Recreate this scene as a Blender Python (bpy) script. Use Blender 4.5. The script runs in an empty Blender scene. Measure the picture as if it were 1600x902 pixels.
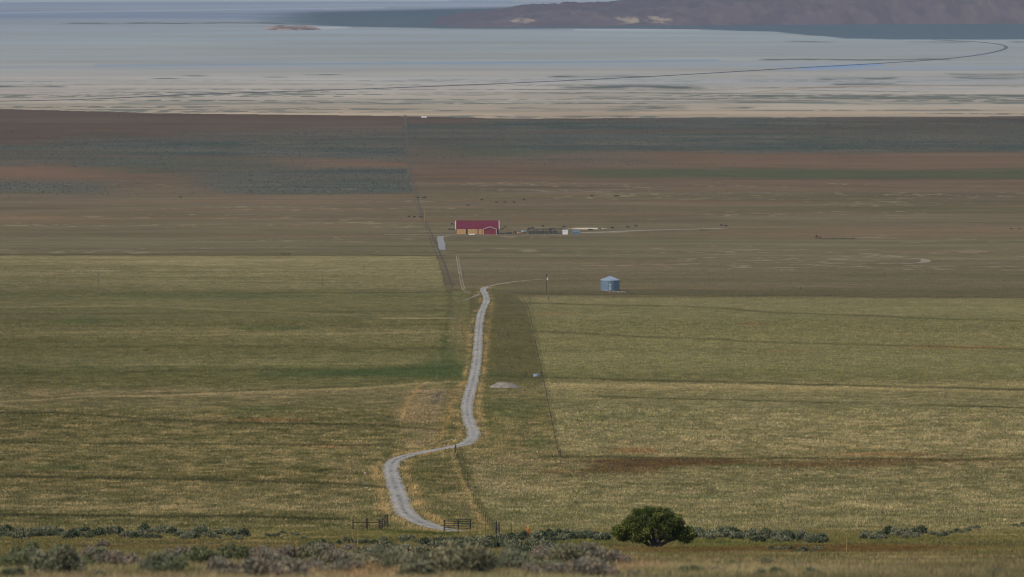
import bpy, bmesh, math, random
import numpy as np
from mathutils import Vector, Matrix
R = math.radians
random.seed(7); rng = np.random.default_rng(11)
S = bpy.context.scene
C = S.collection

# ------------------------------------------------------------------ camera, light, exposure
CAMZ = 290.0
PXS = 1.3e-4                      # tangent per photograph pixel (1600 px wide)
PITCH = math.atan((451 + 100) * PXS)
cam = bpy.data.cameras.new('camera'); camo = bpy.data.objects.new('camera', cam); C.objects.link(camo)
cam.sensor_width = 36; cam.lens = 18 / (800 * PXS)
cam.clip_start = 1; cam.clip_end = 90000
camo.location = (0, 0, CAMZ); camo.rotation_euler = (math.pi / 2 - PITCH, 0, 0)
cam.dof.use_dof = True; cam.dof.focus_distance = 1300; cam.dof.aperture_fstop = 3.0
S.camera = camo

SUN_EL, SUN_AZ = R(40), math.atan2(-0.72, -0.55)      # azimuth from +Y towards +X
sd = Vector((math.cos(SUN_EL) * math.sin(SUN_AZ), math.cos(SUN_EL) * math.cos(SUN_AZ), math.sin(SUN_EL)))
w = bpy.data.worlds.new('World'); S.world = w; w.use_nodes = True
nt = w.node_tree; sky = nt.nodes.new('ShaderNodeTexSky'); sky.sky_type = 'NISHITA'; sky.sun_disc = False
sky.sun_elevation = SUN_EL; sky.sun_rotation = SUN_AZ; sky.altitude = 1400
bg = nt.nodes['Background']; nt.links.new(sky.outputs[0], bg.inputs[0]); bg.inputs[1].default_value = 0.10
sl = bpy.data.lights.new('sun', 'SUN'); sl.energy = 3.1; sl.angle = R(0.6); sl.color = (1, 0.93, 0.82)
so = bpy.data.objects.new('sun', sl); C.objects.link(so); so.rotation_euler = sd.to_track_quat('Z', 'Y').to_euler()
so.location = (0, 0, 2000)
S.view_settings.view_transform = 'Standard'; S.view_settings.look = 'None'
S.view_settings.exposure = 0.0; S.view_settings.gamma = 1; S.view_settings.use_curve_mapping = False
S.cycles.max_bounces = 4; S.cycles.volume_bounces = 0; S.cycles.use_denoising = True; S.cycles.denoising_prefilter = 'ACCURATE'; S.cycles.filter_width = 1.1
S.cycles.diffuse_bounces = 2; S.cycles.glossy_bounces = 2

HAZE_ON = True
HAZE_DENS = 2.2e-5
GAIN = np.array([.72, .742, .80])                        # linear picture value of a white level surface
HAZE_ADD = np.array([0.31, 0.384, 0.49])   # what a long column of this air looks like

# ------------------------------------------------------------------ helpers
def tag(o, label=None, cat=None, group=None, kind=None):
    if label: o['label'] = label
    if cat: o['category'] = cat
    if group: o['group'] = group
    if kind: o['kind'] = kind
    return o

def lin(c):
    c = np.asarray(c, float) / 255.0
    return np.where(c <= 0.04045, c / 12.92, ((c + 0.055) / 1.055) ** 2.4)

def pt_lin(r, g, b): return tuple(float(v) for v in lin((r, g, b)))

def albedo(srgb, d, gain=GAIN):
    """base colour of ground that reads as srgb once the air in between is added"""
    L = lin(srgb)
    d = np.asarray(d, float)[..., None]
    T = np.exp(-HAZE_DENS * .93 * d) if HAZE_ON else np.ones_like(d)
    a = (L - (1 - T) * HAZE_ADD) / (T * gain)
    return np.clip(a, 0.006, 0.85)

def hash2(ix, iy, seed):
    h = (ix.astype(np.int64) * 374761393 + iy.astype(np.int64) * 668265263 + seed * 974711) & 0x7fffffff
    h = ((h ^ (h >> 13)) * 1274126177) & 0x7fffffff
    h = (h ^ (h >> 16)) & 0xffffff
    return h / float(0xffffff)

def vnoise(x, y, seed=0):
    x0 = np.floor(x); y0 = np.floor(y); fx = x - x0; fy = y - y0
    fx = fx * fx * (3 - 2 * fx); fy = fy * fy * (3 - 2 * fy)
    a = hash2(x0, y0, seed); b = hash2(x0 + 1, y0, seed); c = hash2(x0, y0 + 1, seed); d = hash2(x0 + 1, y0 + 1, seed)
    return (a * (1 - fx) + b * fx) * (1 - fy) + (c * (1 - fx) + d * fx) * fy

def fbm(x, y, seed=0, o=4):
    s = 0; a = 0.5; t = 0
    for i in range(o):
        s = s + a * vnoise(x * 2 ** i + 17.3 * i, y * 2 ** i - 9.1 * i, seed + i); t += a; a *= 0.55
    return s / t

def pchip(xs, ys, x):
    xs = np.asarray(xs, float); ys = np.asarray(ys, float)
    h = np.diff(xs); dl = np.diff(ys) / h
    m = np.zeros_like(xs); m[0] = dl[0]; m[-1] = dl[-1]
    for i in range(1, len(xs) - 1):
        if dl[i - 1] * dl[i] > 0:
            w1 = 2 * h[i] + h[i - 1]; w2 = h[i] + 2 * h[i - 1]
            m[i] = (w1 + w2) / (w1 / dl[i - 1] + w2 / dl[i])
    i = np.clip(np.searchsorted(xs, x) - 1, 0, len(xs) - 2)
    t = (x - xs[i]) / h[i]
    t2 = t * t; t3 = t2 * t
    return (2 * t3 - 3 * t2 + 1) * ys[i] + (t3 - 2 * t2 + t) * h[i] * m[i] + (-2 * t3 + 3 * t2) * ys[i + 1] + (t3 - t2) * h[i] * m[i + 1]

# ------------------------------------------------------------------ terrain: long hillside running down into a flat basin
CP, SP = math.cos(PITCH), math.sin(PITCH)
def ray(px, py):
    a = (np.asarray(px, float) - 800) * PXS; b = (451 - np.asarray(py, float)) * PXS
    return a, CP + b * SP, -SP + b * CP
TAB = [(902, 95), (880, 165), (865, 285), (856, 440), (835, 555), (825, 620), (760, 800), (690, 1010), (600, 1350), (500, 1900),
       (455, 2300), (400, 3100), (365, 3850), (300, 5000), (240, 6200), (180, 7700)]
_Y = [-200., 0.]; _Z = [CAMZ + 20, CAMZ - 1.8]
for py_, d_ in TAB:
    a, b, c = ray(800, py_); _Y.append(d_); _Z.append(CAMZ + d_ * float(c) / float(b))
VAL = _Z[-1] - 1.6
_Y += [9500., 13000., 30000., 70000.]; _Z += [VAL, VAL - 0.01, VAL - 0.02, VAL - 0.03]
def T(X, Y):
    X = np.asarray(X, float); Y = np.asarray(Y, float)
    z = pchip(_Y, _Z, Y)
    am = np.clip(Y / 2200, 0.05, 0.45) * np.clip((8500 - Y) / 2500, 0, 1)
    z = z + am * (fbm(X / 160, Y / 160, 3, 3) - 0.5) * 2.0
    near = np.clip((1200 - Y) / 500, 0, 1) * np.clip((Y - 30) / 60, 0, 1)
    z = z + near * 0.35 * (fbm(X / 28, Y / 40, 5, 3) - 0.5)
    z = z + 1.1 * (fbm(X / 6, Y / 16, 7, 3) - .42) * np.exp(-((X + 21) / 6) ** 2 - ((Y - 1180) / 130) ** 2) * 1.6   # rough bank beside the bend in the road
    return z
YMAX = 60000.0
_ts = np.geomspace(45, YMAX, 6000)
def hit(px, py):
    a, b, c = ray(px, py)
    Yt = _ts; Xt = Yt * float(a) / float(b); Zt = CAMZ + Yt * float(c) / float(b)
    g = Zt - T(Xt, Yt); k = int(np.argmax(g < 0)); k = max(k, 1)
    f = g[k - 1] / (g[k - 1] - g[k]); y = Yt[k - 1] + f * (Yt[k] - Yt[k - 1])
    return np.array([y * float(a) / float(b), y])
def project(X, Y, Z):
    dz = Z - CAMZ
    f = Y * CP - dz * SP; u = Y * SP + dz * CP
    return 800 + X / f / PXS, 451 - u / f / PXS

# ------------------------------------------------------------------ lines in plan, found from where they show
def poly(pts): return np.array([hit(x, y) for x, y in pts])
def resample(P, step):
    P = np.asarray(P); # smooth (Catmull-Rom) then even spacing
    Q = []
    n = len(P)
    for i in range(n - 1):
        p0 = P[max(i - 1, 0)]; p1 = P[i]; p2 = P[i + 1]; p3 = P[min(i + 2, n - 1)]
        m = max(4, int(np.linalg.norm(p2 - p1) / step * 2))
        for t in np.linspace(0, 1, m, endpoint=False):
            # centripetal-ish: damp tangents when neighbours differ much in length
            l = np.linalg.norm(p2 - p1) + 1e-6
            t1 = (p2 - p0); t1 = t1 / (np.linalg.norm(t1) + 1e-6) * l; t2 = (p3 - p1); t2 = t2 / (np.linalg.norm(t2) + 1e-6) * l
            h00 = 2 * t**3 - 3 * t**2 + 1; h10 = t**3 - 2 * t**2 + t; h01 = -2 * t**3 + 3 * t**2; h11 = t**3 - t**2
            Q.append(h00 * p1 + h10 * t1 + h01 * p2 + h11 * t2)
    Q.append(P[-1]); Q = np.array(Q)
    s = np.r_[0, np.cumsum(np.linalg.norm(np.diff(Q, axis=0), axis=1))]
    ss = np.linspace(0, s[-1], max(2, int(s[-1] / step) + 1))
    return np.c_[np.interp(ss, s, Q[:, 0]), np.interp(ss, s, Q[:, 1])]

ROAD_PX = [(720, 832), (704, 830), (688, 827), (670, 822), (651, 814), (636, 804), (628, 792), (624, 778), (620, 766), (615, 754), (611.5, 741), (611, 730),
           (618, 720), (640, 712), (668, 706), (705, 699.5), (727, 694), (737, 686), (740, 678), (737, 669), (732, 655), (729.5, 640), (731, 625), (734, 613), (738, 600), (741, 587),
           (745, 564), (747, 533), (749.5, 502), (753, 486), (760, 470), (758, 460), (754.5, 453), (760, 448.6)]
ROAD = resample(poly(ROAD_PX), 2.0)
SPUR = resample(poly([(760, 448.6), (775, 445), (800, 441), (830, 438), (860, 436.5), (905, 435)]), 6.0)
RUTS = [resample(poly(p), 5.0) for p in (
    [(713, 400), (714.5, 410), (716, 420), (719, 435), (722, 450), (727, 456), (741, 461)],
    [(716, 402), (718, 413), (720, 425), (723, 440), (727, 452), (735, 457)],
    [(725, 470), (738, 465), (748, 460)])]
XF = np.array([(630, 180), (633, 230), (637, 260), (645, 300), (656, 340), (668, 365), (678, 390), (690, 425), (696, 450)], float)
XRT = np.array([(782, 456), (806, 463), (822, 475), (835, 530), (848, 590), (862, 660), (873, 714)], float)
NEARF = np.array([(712, 700), (722, 735), (735, 770), (752, 803), (772, 830)], float)

class DistGrid:
    def __init__(s, x0, x1, y0, y1, st):
        s.x0, s.y0, s.st = x0, y0, st
        s.nx = int((x1 - x0) / st); s.ny = int((y1 - y0) / st); s.g = np.full((s.ny, s.nx), 99., np.float32)
    def stamp(s, P, r):
        k = int(r / s.st) + 1; o = np.arange(-k, k + 1)
        for x, y in P:
            i = int((x - s.x0) / s.st); j = int((y - s.y0) / s.st)
            i0, i1, j0, j1 = max(i - k, 0), min(i + k + 1, s.nx), max(j - k, 0), min(j + k + 1, s.ny)
            if i0 >= i1 or j0 >= j1: continue
            gx = s.x0 + (np.arange(i0, i1) + .5) * s.st - x; gy = s.y0 + (np.arange(j0, j1) + .5) * s.st - y
            np.minimum(s.g[j0:j1, i0:i1], np.hypot(gx[None, :], gy[:, None]), out=s.g[j0:j1, i0:i1])
    def __call__(s, X, Y):
        i = ((X - s.x0) / s.st).astype(int); j = ((Y - s.y0) / s.st).astype(int)
        ok = (i >= 0) & (i < s.nx) & (j >= 0) & (j < s.ny)
        out = np.full(X.shape, 99.); out[ok] = s.g[j[ok], i[ok]]
        return out
RD = DistGrid(-60, 60, 540, 2600, 0.6); RD.stamp(ROAD, 14); RD.stamp(SPUR, 3)

# ------------------------------------------------------------------ how the ground looks, place by place
def tabc(tab, py):
    t = np.array(tab, float)
    return np.stack([np.interp(py, t[:, 0], t[:, k]) for k in (1, 2, 3)], -1)
LEFT = [(396, 106, 98, 78), (401, 122, 112, 84), (420, 117, 108, 82), (450, 106, 99, 74), (460, 90, 88, 62), (475, 100, 95, 68), (500, 96, 92, 66), (520, 104, 97, 70), (545, 92, 88, 60),
        (560, 101, 96, 68), (585, 84, 84, 55), (600, 92, 89, 60), (613, 111, 100, 74), (640, 107, 99, 70), (660, 101, 93, 65), (690, 106, 98, 68), (720, 113, 103, 73), (745, 103, 94, 64),
        (775, 113, 103, 75), (795, 121, 109, 82), (806, 96, 90, 62), (830, 102, 94, 66), (845, 98, 90, 62)]
RIGHT = [(440, 108, 100, 80), (460, 100, 92, 72), (467, 116, 108, 80), (480, 117, 110, 80), (520, 110, 104, 74), (560, 116, 110, 78), (590, 104, 100, 68), (597, 112, 104, 74), (602, 136, 124, 90), (615, 122, 112, 80),
         (640, 127, 117, 87), (700, 123, 113, 83), (716, 113, 102, 74), (740, 117, 107, 79), (780, 122, 112, 83), (820, 116, 108, 78), (845, 104, 96, 66)]
MIDS = [(440, 102, 94, 72), (460, 90, 84, 61), (520, 90, 84, 60), (560, 90, 85, 59), (598, 92, 87, 60), (605, 112, 103, 72), (640, 110, 101, 70), (700, 116, 105, 74), (730, 128, 113, 82), (790, 130, 114, 82), (835, 116, 103, 72)]
RANGE = [(176, 84, 77, 76), (200, 90, 82, 78), (240, 96, 86, 78), (265, 99, 87, 78), (300, 100, 91, 79), (340, 104, 95, 79), (380, 102, 95, 77), (400, 103, 95, 75), (430, 104, 96, 76), (452, 100, 92, 70), (470, 98, 91, 69)]
FORE = [(828, 108, 99, 68), (842, 96, 89, 58), (856, 94, 83, 56), (868, 100, 91, 63), (880, 101, 92, 65), (902, 106, 97, 71), (1000, 106, 97, 71)]
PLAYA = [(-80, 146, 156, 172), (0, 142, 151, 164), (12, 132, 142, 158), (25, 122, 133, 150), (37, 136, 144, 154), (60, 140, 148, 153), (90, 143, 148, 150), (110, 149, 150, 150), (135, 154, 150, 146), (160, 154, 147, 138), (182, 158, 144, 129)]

def gline(px, py, pts, wd, x_soft=20):
    """0..1 band of half-width wd round a line that is nearly level in the picture"""
    p = np.array(pts, float)
    yc = np.interp(px, p[:, 0], p[:, 1])
    m = np.exp(-((py - yc) / wd) ** 2)
    return m * np.clip((px - p[0, 0] + x_soft) / x_soft, 0, 1) * np.clip((p[-1, 0] + x_soft - px) / x_soft, 0, 1)
def blob(px, py, cx, cy, rx, ry, wob=0.0):
    q = ((px - cx) / rx) ** 2 + ((py - cy) / ry) ** 2
    return np.clip(1.35 - q + wob, 0, 1)
def sm(a, b, x): t = np.clip((x - a) / (b - a), 0, 1); return t * t * (3 - 2 * t)
def mix(c, col, m): return c * (1 - m[..., None]) + np.asarray(col, float) * m[..., None]

DARKS = [  # furrows and berms: line, half-width, strength
    ([(-300, 646), (90, 646), (200, 654), (330, 660), (560, 664), (680, 672)], 1.5, .55), ([(-300, 692), (250, 694), (450, 695), (600, 697)], 1.4, .55),
    ([(-300, 743), (0, 745), (330, 750), (500, 755), (590, 762)], 1.7, .75), ([(-300, 804), (0, 805), (400, 808), (530, 813)], 2.0, .9),
    ([(-300, 632), (0, 626), (60, 623), (130, 619), (250, 616), (420, 609), (560, 604)], 1.6, .35),
    ([(-300, 588), (200, 582), (400, 578), (720, 576)], 2.0, .2), ([(-200, 512), (300, 509), (700, 508)], 1.2, .25), ([(-200, 459), (300, 457), (690, 456)], 1.6, .4), ([(100, 398.5), (690, 399)], .8, .5), ([(-300, 397.5), (100, 398.5)], .8, .5),
    ([(-200, 545), (300, 541), (700, 546)], 1.2, .25), ([(-200, 492), (200, 490), (690, 486)], 1.3, .25),
    ([(830, 474), (1100, 480), (1200, 488), (1600, 503), (1900, 512)], 1.2, .55), ([(836, 518), (1000, 526), (1200, 535), (1600, 546), (1900, 552)], 1.3, .5),
    ([(770, 588), (850, 590), (1100, 597), (1300, 602), (1600, 609.5), (1900, 616)], 1.7, .8), ([(940, 620), (1200, 627), (1600, 638), (1900, 644)], 1.2, .75),
    ([(860, 714.5), (1200, 717), (1600, 719), (1900, 720)], 1.6, .65), ([(1000, 757), (1600, 752)], 2.0, .15), ([(820, 459), (1600, 465), (1900, 467)], 1.2, .35), ([(960, 464), (1180, 464)], 1.0, .3)]
LIGHTS = [([(-300, 633), (0, 628.5), (130, 620), (250, 619), (420, 612), (560, 607), (700, 598)], 1.8, .55), ([(0, 458), (690, 455)], .6, .35), ([(60, 572), (640, 568)], 1.0, .3), ([(300, 525), (660, 520)], 1.0, .35), ([(60, 520), (360, 518)], 1.3, .3),
          ([(850, 603), (1000, 603), (1300, 606), (1600, 614)], 2.2, .35), ([(600, 497), (700, 498)], .8, .9), ([(0, 480), (200, 478), (540, 492)], 1.2, .3), ([(0, 693), (0.5, 693)], 1, 0)]

def appearance(px, py, X, Y):
    """(sRGB 0-255 as it should read, grass density 0..1, grain 0..1, shrub density 0..1)"""
    sh = px.shape
    nA = fbm(X / 26, Y / 26, 21, 4); nB = fbm(X / 90, Y / 60, 31, 4); nC = fbm(X / 6.5, Y / 6.5, 41, 3); nF = fbm(X / 420, Y / 420, 51, 4); nG = fbm(X / 300, Y / 95, 61, 5); nT = fbm(X / 70, Y / 34, 64, 4)
    xf = np.interp(py, XF[:, 1], XF[:, 0]); xr = np.interp(py, XRT[:, 1], XRT[:, 0])
    dist = Y
    rangec = tabc(RANGE, py)
    rangec = rangec * (1 + 0.26 * (nG - .5) + .12 * (nF - .5) + .16 * (nT - .5))[..., None]; rangec = mix(rangec, [124, 100, 80], sm(.55, .68, fbm(X / 240, Y / 60, 66, 4)) * .35 * (py > 270)); rangec = mix(rangec, [84, 84, 64], sm(.56, .68, fbm(X / 330, Y / 80, 67, 4)) * .4 * (py > 300))
    c = rangec.copy()
    left = (px < np.where(py < 456, xf, 735)) 
    sf = lambda a: sm(398.5, 400.5, py) if a == 'l' else sm(459.5, 466, py - (px - 820) * .004 + (nA - .5) * 7)
    fl = tabc(LEFT, py); fr = tabc(RIGHT, py); fm = tabc(MIDS, py)
    # streaky tan / green mottling in the sown fields
    nS = fbm(X / 150, Y / 12, 33, 4); nL = fbm(X / 260, Y / 70, 35, 3)
    str_ = (nB - .5) * .5 + (nA - .5) * .35 + (nS - .5) * 1.5 + (nL - .5) * .9
    g = np.clip(.5 + str_ * 1.35, 0, 1)
    axis = np.clip((fbm(X / 2.6, Y / 5.5, 43, 3) - .5) * 3.2 * np.clip((1900 - Y) / 900, .35, 1) + (nC - .5) * .9 + (nS - .5) * .9, -1, 1)
    fl = fl * (1 - .06 * sm(620, 660, py) * (1 - sm(770, 800, py)) - .05 * sm(300, 0, px))[..., None]; fl = mix(fl * 1.12, [82, 80, 53], g * .52); fl = fl + axis[..., None] * [27, 21, 17]  # vignette-like shade put into the colour towards the left edge of the field
    fr = mix(fr * 1.05, [92, 91, 62], g * .45); fr = fr + axis[..., None] * [20, 17, 14]
    fm = mix(fm * 1.03, [84, 84, 56], g * .40); fm = fm + (axis * np.where(py < 600, .5, 1))[..., None] * [23, 18, 14]
    c = np.where((left & (py > 396))[..., None], mix2(c, fl, sf('l')), c)
    xn = np.interp(py, NEARF[:, 1], NEARF[:, 0]); mid = (~left) & (px < np.where(py > 714, xn, xr)) & (py > 452)
    c = np.where(mid[..., None], fm, c)
    rgt = (~left) & (~mid) & (py > 440)
    c = np.where(rgt[..., None], mix2(c, fr, sf('r')), c)
    infield = (left & (py > 400)) | mid | (rgt & (py > 461))
    dens = np.where(infield, 1.0, 0.45) * sm(396, 440, py) + 0.0
    # green patches
    for cx, cy, rx, ry, s in [(640, 582, 130, 8, .7), (690, 572, 40, 14, .5), (130, 503, 40, 5, .4), (430, 513, 60, 4, .5), (520, 583, 120, 6, .45), (700, 545, 14, 30, .4), (330, 462, 160, 4, .3), (90, 730, 90, 4, .4), (400, 641, 60, 6, .3),
                              (1150, 727, 50, 5, .5), (960, 652, 60, 5, .25), (1100, 778, 60, 4, .3), (655, 680, 20, 8, .4), (800, 640, 40, 14, .35), (840, 690, 22, 14, .4)]:
        c = mix(c, [70, 82, 52], blob(px, py, cx, cy, rx, ry, (nA - .5) * 2.2) * s)
    # reddish / rust patches
    for cx, cy, rx, ry, s in [(1505, 543, 90, 2.6, .5), (995, 705, 40, 4, .5), (1370, 711, 110, 3, .5), (1175, 507, 22, 2, .4), (870, 490, 40, 2.5, .3), (1230, 549, 40, 3, .2), (420, 657, 60, 2.5, .45), (520, 697, 60, 3, .4), (640, 652, 12, 6, .3)]:
        c = mix(c, [134, 96, 66], blob(px, py, cx, cy, rx, ry, (nA - .5) * 1.6) * s)
    # bare dark brown washes across the right field
    for cx, cy, rx, ry, s in [(1060, 723, 140, 7, .75), (980, 733, 60, 7, .5), (1290, 727, 130, 6, .65), (1440, 720, 120, 3, .4), (900, 738, 60, 4, .35)]:
        m = blob(px, py, cx, cy, rx, ry, (nA - .5) * 2.0) * s
        c = mix(c, [82, 62, 38], m.clip(0, 1)); dens = dens * (1 - .85 * m)
    for cx, cy, rx, ry, s in [(660, 648, 42, 40, .55), (668, 690, 40, 14, .35), (720, 520, 22, 30, .35), (690, 612, 45, 10, .45), (560, 740, 40, 20, .25)]:
        c = mix(c, [138, 120, 94], blob(px, py, cx, cy, rx, ry, (nA - .5) * 2.6) * s)
    wav = (vnoise(X / 9, X * 0 + 3, 77) - .5) * 1.2
    wob = (fbm(X / 8, Y / 14, 79, 3) - .5)
    for pts, wd, s, colr in VLINES:
        q = np.array(pts, float); xx = np.interp(py, q[:, 0], q[:, 1]) + wob * wd * 2.5
        m = np.exp(-((px - xx) / wd) ** 2) * ((py > q[0, 0]) & (py < q[-1, 0])) * s * sm(.3, .6, fbm(X / 5, Y / 9, 80, 3) + .12)
        c = mix(c, colr, m)
    for pts, wd, s in DARKS:
        m = gline(px, py + wav, pts, wd) * s * np.where(px < 735, 1.25, .85) * np.where(py > 395, 1, 0) * (0.25 + 1.3 * fbm(X / 14, Y / 14, 78, 3)).clip(0, 1)
        m = m.clip(0, 1); c = mix(c, [56, 56, 35], m); dens = dens * (1 - .7 * m)
    for pts, wd, s in LIGHTS:
        m = gline(px, py + wav, pts, wd) * s
        c = mix(c, [160, 142, 106], m)
    # rangeland: rust, green and pale bands and the sagebrush belts
    sh = np.zeros(px.shape)
    rg = (py < 402) & (py > 172)
    e = (nF - .5) * 14 + (nG - .5) * 10 + (fbm(X / 60, Y / 120, 65, 3) - .5) * 7
    def band(x0, x1, y0, y1, soft=4, xs=70):
        return sm(y0 - soft, y0 + soft, py + e) * (1 - sm(y1 - soft, y1 + soft, py + e)) * sm(x0 - xs, x0 + xs, px + e * 8) * (1 - sm(x1 - xs, x1 + xs, px + e * 8))
    rt = px > xf
    for x0, x1, y0, y1, col, s in [(660, 1900, 238, 262, (120, 100, 85), .42), (-400, 200, 258, 278, (116, 95, 84), .7), (430, 632, 246, 262, (126, 104, 90), .5), (-400, 640, 176, 204, (98, 88, 80), .4), (640, 1000, 186, 196, (96, 86, 80), .5),
                               (-300, 160, 340, 350, (124, 100, 80), .35), (1300, 1900, 353, 366, (122, 98, 80), .35), (1040, 1700, 280, 292, (112, 92, 78), .4), (200, 620, 290, 302, (124, 104, 88), .35)]:
        c = mix(c, col, band(x0, x1, y0, y1, 6) * s * rg * (.25 + 1.2 * fbm(X / 260, Y / 70, 68, 4)).clip(0, 1))
    for x0, x1, y0, y1, s in [(690, 930, 232, 243, .7), (870, 1900, 262, 275, .85), (120, 420, 248, 270, .45)]:
        c = mix(c, [78, 86, 71], band(x0, x1, y0, y1, 4) * s * rg * (.35 + 1.1 * fbm(X / 220, Y / 80, 72, 4)).clip(0, 1))
    sage = np.zeros(px.shape)
    for x0, x1, y0, y1, s, side in [(60, 700, 208, 246, 1., 'l'), (-400, 300, 224, 258, .9, 'l'), (320, 700, 262, 302, .95, 'l'), (-400, 160, 282, 306, .8, 'l'), (500, 1000, 196, 232, .75, 'r'), (760, 2000, 188, 236, 1., 'r'), (560, 1000, 236, 256, .3, 'r'), (200, 480, 236, 268, .5, 'l')]:
        m = band(x0, x1, y0, y1, 6, 80) * s * (~rt if side == 'l' else rt)
        sage = np.maximum(sage, m)
    sage = sage * rg * (0.1 + 1.5 * fbm(X / 300, Y / 260, 63, 4) + .5 * (nG - .5)).clip(0, 1)
    c = mix(c, np.array([84, 90, 88]) * 1.0, sage * .8); c = mix(c, [62, 74, 72], sm(.48, .62, fbm(X / 190, Y / 110, 69, 4)) * .5 * sage); c = mix(c, [106, 98, 90], sm(.56, .64, fbm(X / 150, Y / 70, 70, 4)) * .5 * sage)
    sh = sage
    c = mix(c, [196, 186, 168], blob(px, py, 917, 357.2, 30, 1.5, (nT - .5) * .8) * .9); c = mix(c, [150, 140, 122], blob(px, py, 935, 363.5, 40, 1.3, (nT - .5) * .8) * .6)
    # pale alkali scald marks
    sc = sm(.62, .68, fbm(X / 11, Y / 22, 91, 3)) * sm(.55, .66, fbm(X / 150, Y / 110, 93, 3)) * ((py < 425) & (py > 285))
    c = mix(c, [150, 138, 116], sc * .42)
    # playa
    edge = np.interp(px, [-400, 0, 160, 330, 600, 800, 1100, 1600, 2000], [166, 170, 175, 178, 181, 185.5, 184, 182, 181]) + (nG - .5) * 2.2
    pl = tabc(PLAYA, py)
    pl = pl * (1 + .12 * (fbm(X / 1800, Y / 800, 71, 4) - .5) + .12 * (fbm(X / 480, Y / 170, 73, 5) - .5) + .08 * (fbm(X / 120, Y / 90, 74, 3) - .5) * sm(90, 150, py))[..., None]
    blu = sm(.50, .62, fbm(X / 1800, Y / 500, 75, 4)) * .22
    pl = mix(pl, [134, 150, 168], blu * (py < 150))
    wv = (fbm(X / 120, Y / 2000, 79, 3) - .5) * 5
    rag = sm(.36, .6, fbm(X / 60, Y / 120, 81, 3))
    for x0, x1, yc, wd, s in STREAKS:
        m = gline(px, py + wv * min(1, wd / 2), [(x0, yc), (x1, yc)], wd, 18) * s * (0.35 + .65 * rag)
        pl = mix(pl, [80, 90, 92], m)
    for pts, wd, s, col in PLINES:
        pl = mix(pl, col, gline(px, py, pts, wd, 6) * s)
    veg = sm(.535, .60, fbm(X / 520, Y / 80, 83, 4)) * sm(108, 150, py) * sm(.38, .55, fbm(X / 18, Y / 45, 84, 3)) * .8
    pl = mix(pl, [100, 106, 103], veg); pl = mix(pl, [184, 178, 168], sm(.56, .66, fbm(X / 600, Y / 200, 87, 4)) * .24 * sm(70, 130, py))
    # far dark teal band under the hills
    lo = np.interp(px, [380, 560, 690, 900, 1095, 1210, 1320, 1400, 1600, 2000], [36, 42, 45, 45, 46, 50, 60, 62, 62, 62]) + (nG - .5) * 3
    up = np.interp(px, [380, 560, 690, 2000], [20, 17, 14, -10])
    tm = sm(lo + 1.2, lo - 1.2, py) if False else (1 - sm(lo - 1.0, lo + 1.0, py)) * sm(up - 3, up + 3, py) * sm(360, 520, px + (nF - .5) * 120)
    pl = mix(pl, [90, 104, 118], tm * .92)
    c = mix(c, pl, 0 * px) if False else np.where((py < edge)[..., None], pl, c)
    c = mix(c, [96, 100, 104], np.exp(-((py - edge - 1) / 1.5) ** 2) * .3 * (px > 1000))
    # foreground hillside
    fo = tabc(FORE, py) * (1 + .5 * (fbm(X / 5, Y / 9, 95, 4) - .5))[..., None]
    gr = sm(.45, .62, fbm(X / 16, Y / 26, 97, 3)); fo = mix(fo, [88, 86, 50], gr * .55 * (1 - sm(860, 885, py)))
    br = blob(px, py, 1320, 858, 190, 7, (nA - .5)) * .7 + blob(px, py, 1060, 862, 110, 5, (nA - .5)) * .6
    fo = mix(fo, [84, 64, 40], br.clip(0, 1))
    fo = mix(fo, [80, 84, 42], (blob(px, py, 1130, 848, 120, 7, (nA - .5)) * .6 + blob(px, py, 900, 850, 60, 8, (nA - .5)) * .5).clip(0, 1))
    fo = mix(fo, [62, 68, 36], gline(px, py + wav, [(500, 826), (570, 829), (640, 832), (700, 836)], 2.2) * .9)
    fo = mix(fo, [120, 92, 68], blob(px, py, 560, 898, 90, 16, (nA - .5)) * .5)
    fo = mix(fo, [128, 100, 78], blob(px, py, 940, 886, 90, 18, (nA - .5)) * .45)
    m = sm(826, 832, py + (nA - .5) * 6)
    c = mix2(c, fo, m)
    dens = np.where(py > 828, 1.0, dens)
    # road verge: bare line, then taller straw
    rd = RD(X, Y)
    ver = np.exp(-((rd - 2.7) / .8) ** 2) * .8 * sm(.3, .7, fbm(X / 7, Y / 22, 99, 3))
    c = mix(c, [142, 121, 84], ver)
    c = mix(c, [92, 92, 58], np.exp(-((rd - 5.2) / 1.2) ** 2) * .3)
    dens = dens * sm(1.0, 1.9, rd)
    grain = np.where(py > 395, 1.0, np.where(py > edge, .7, .12))
    return c, dens, grain, sh
def mix2(a, b, m): return a * (1 - m[..., None]) + b * m[..., None]

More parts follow.
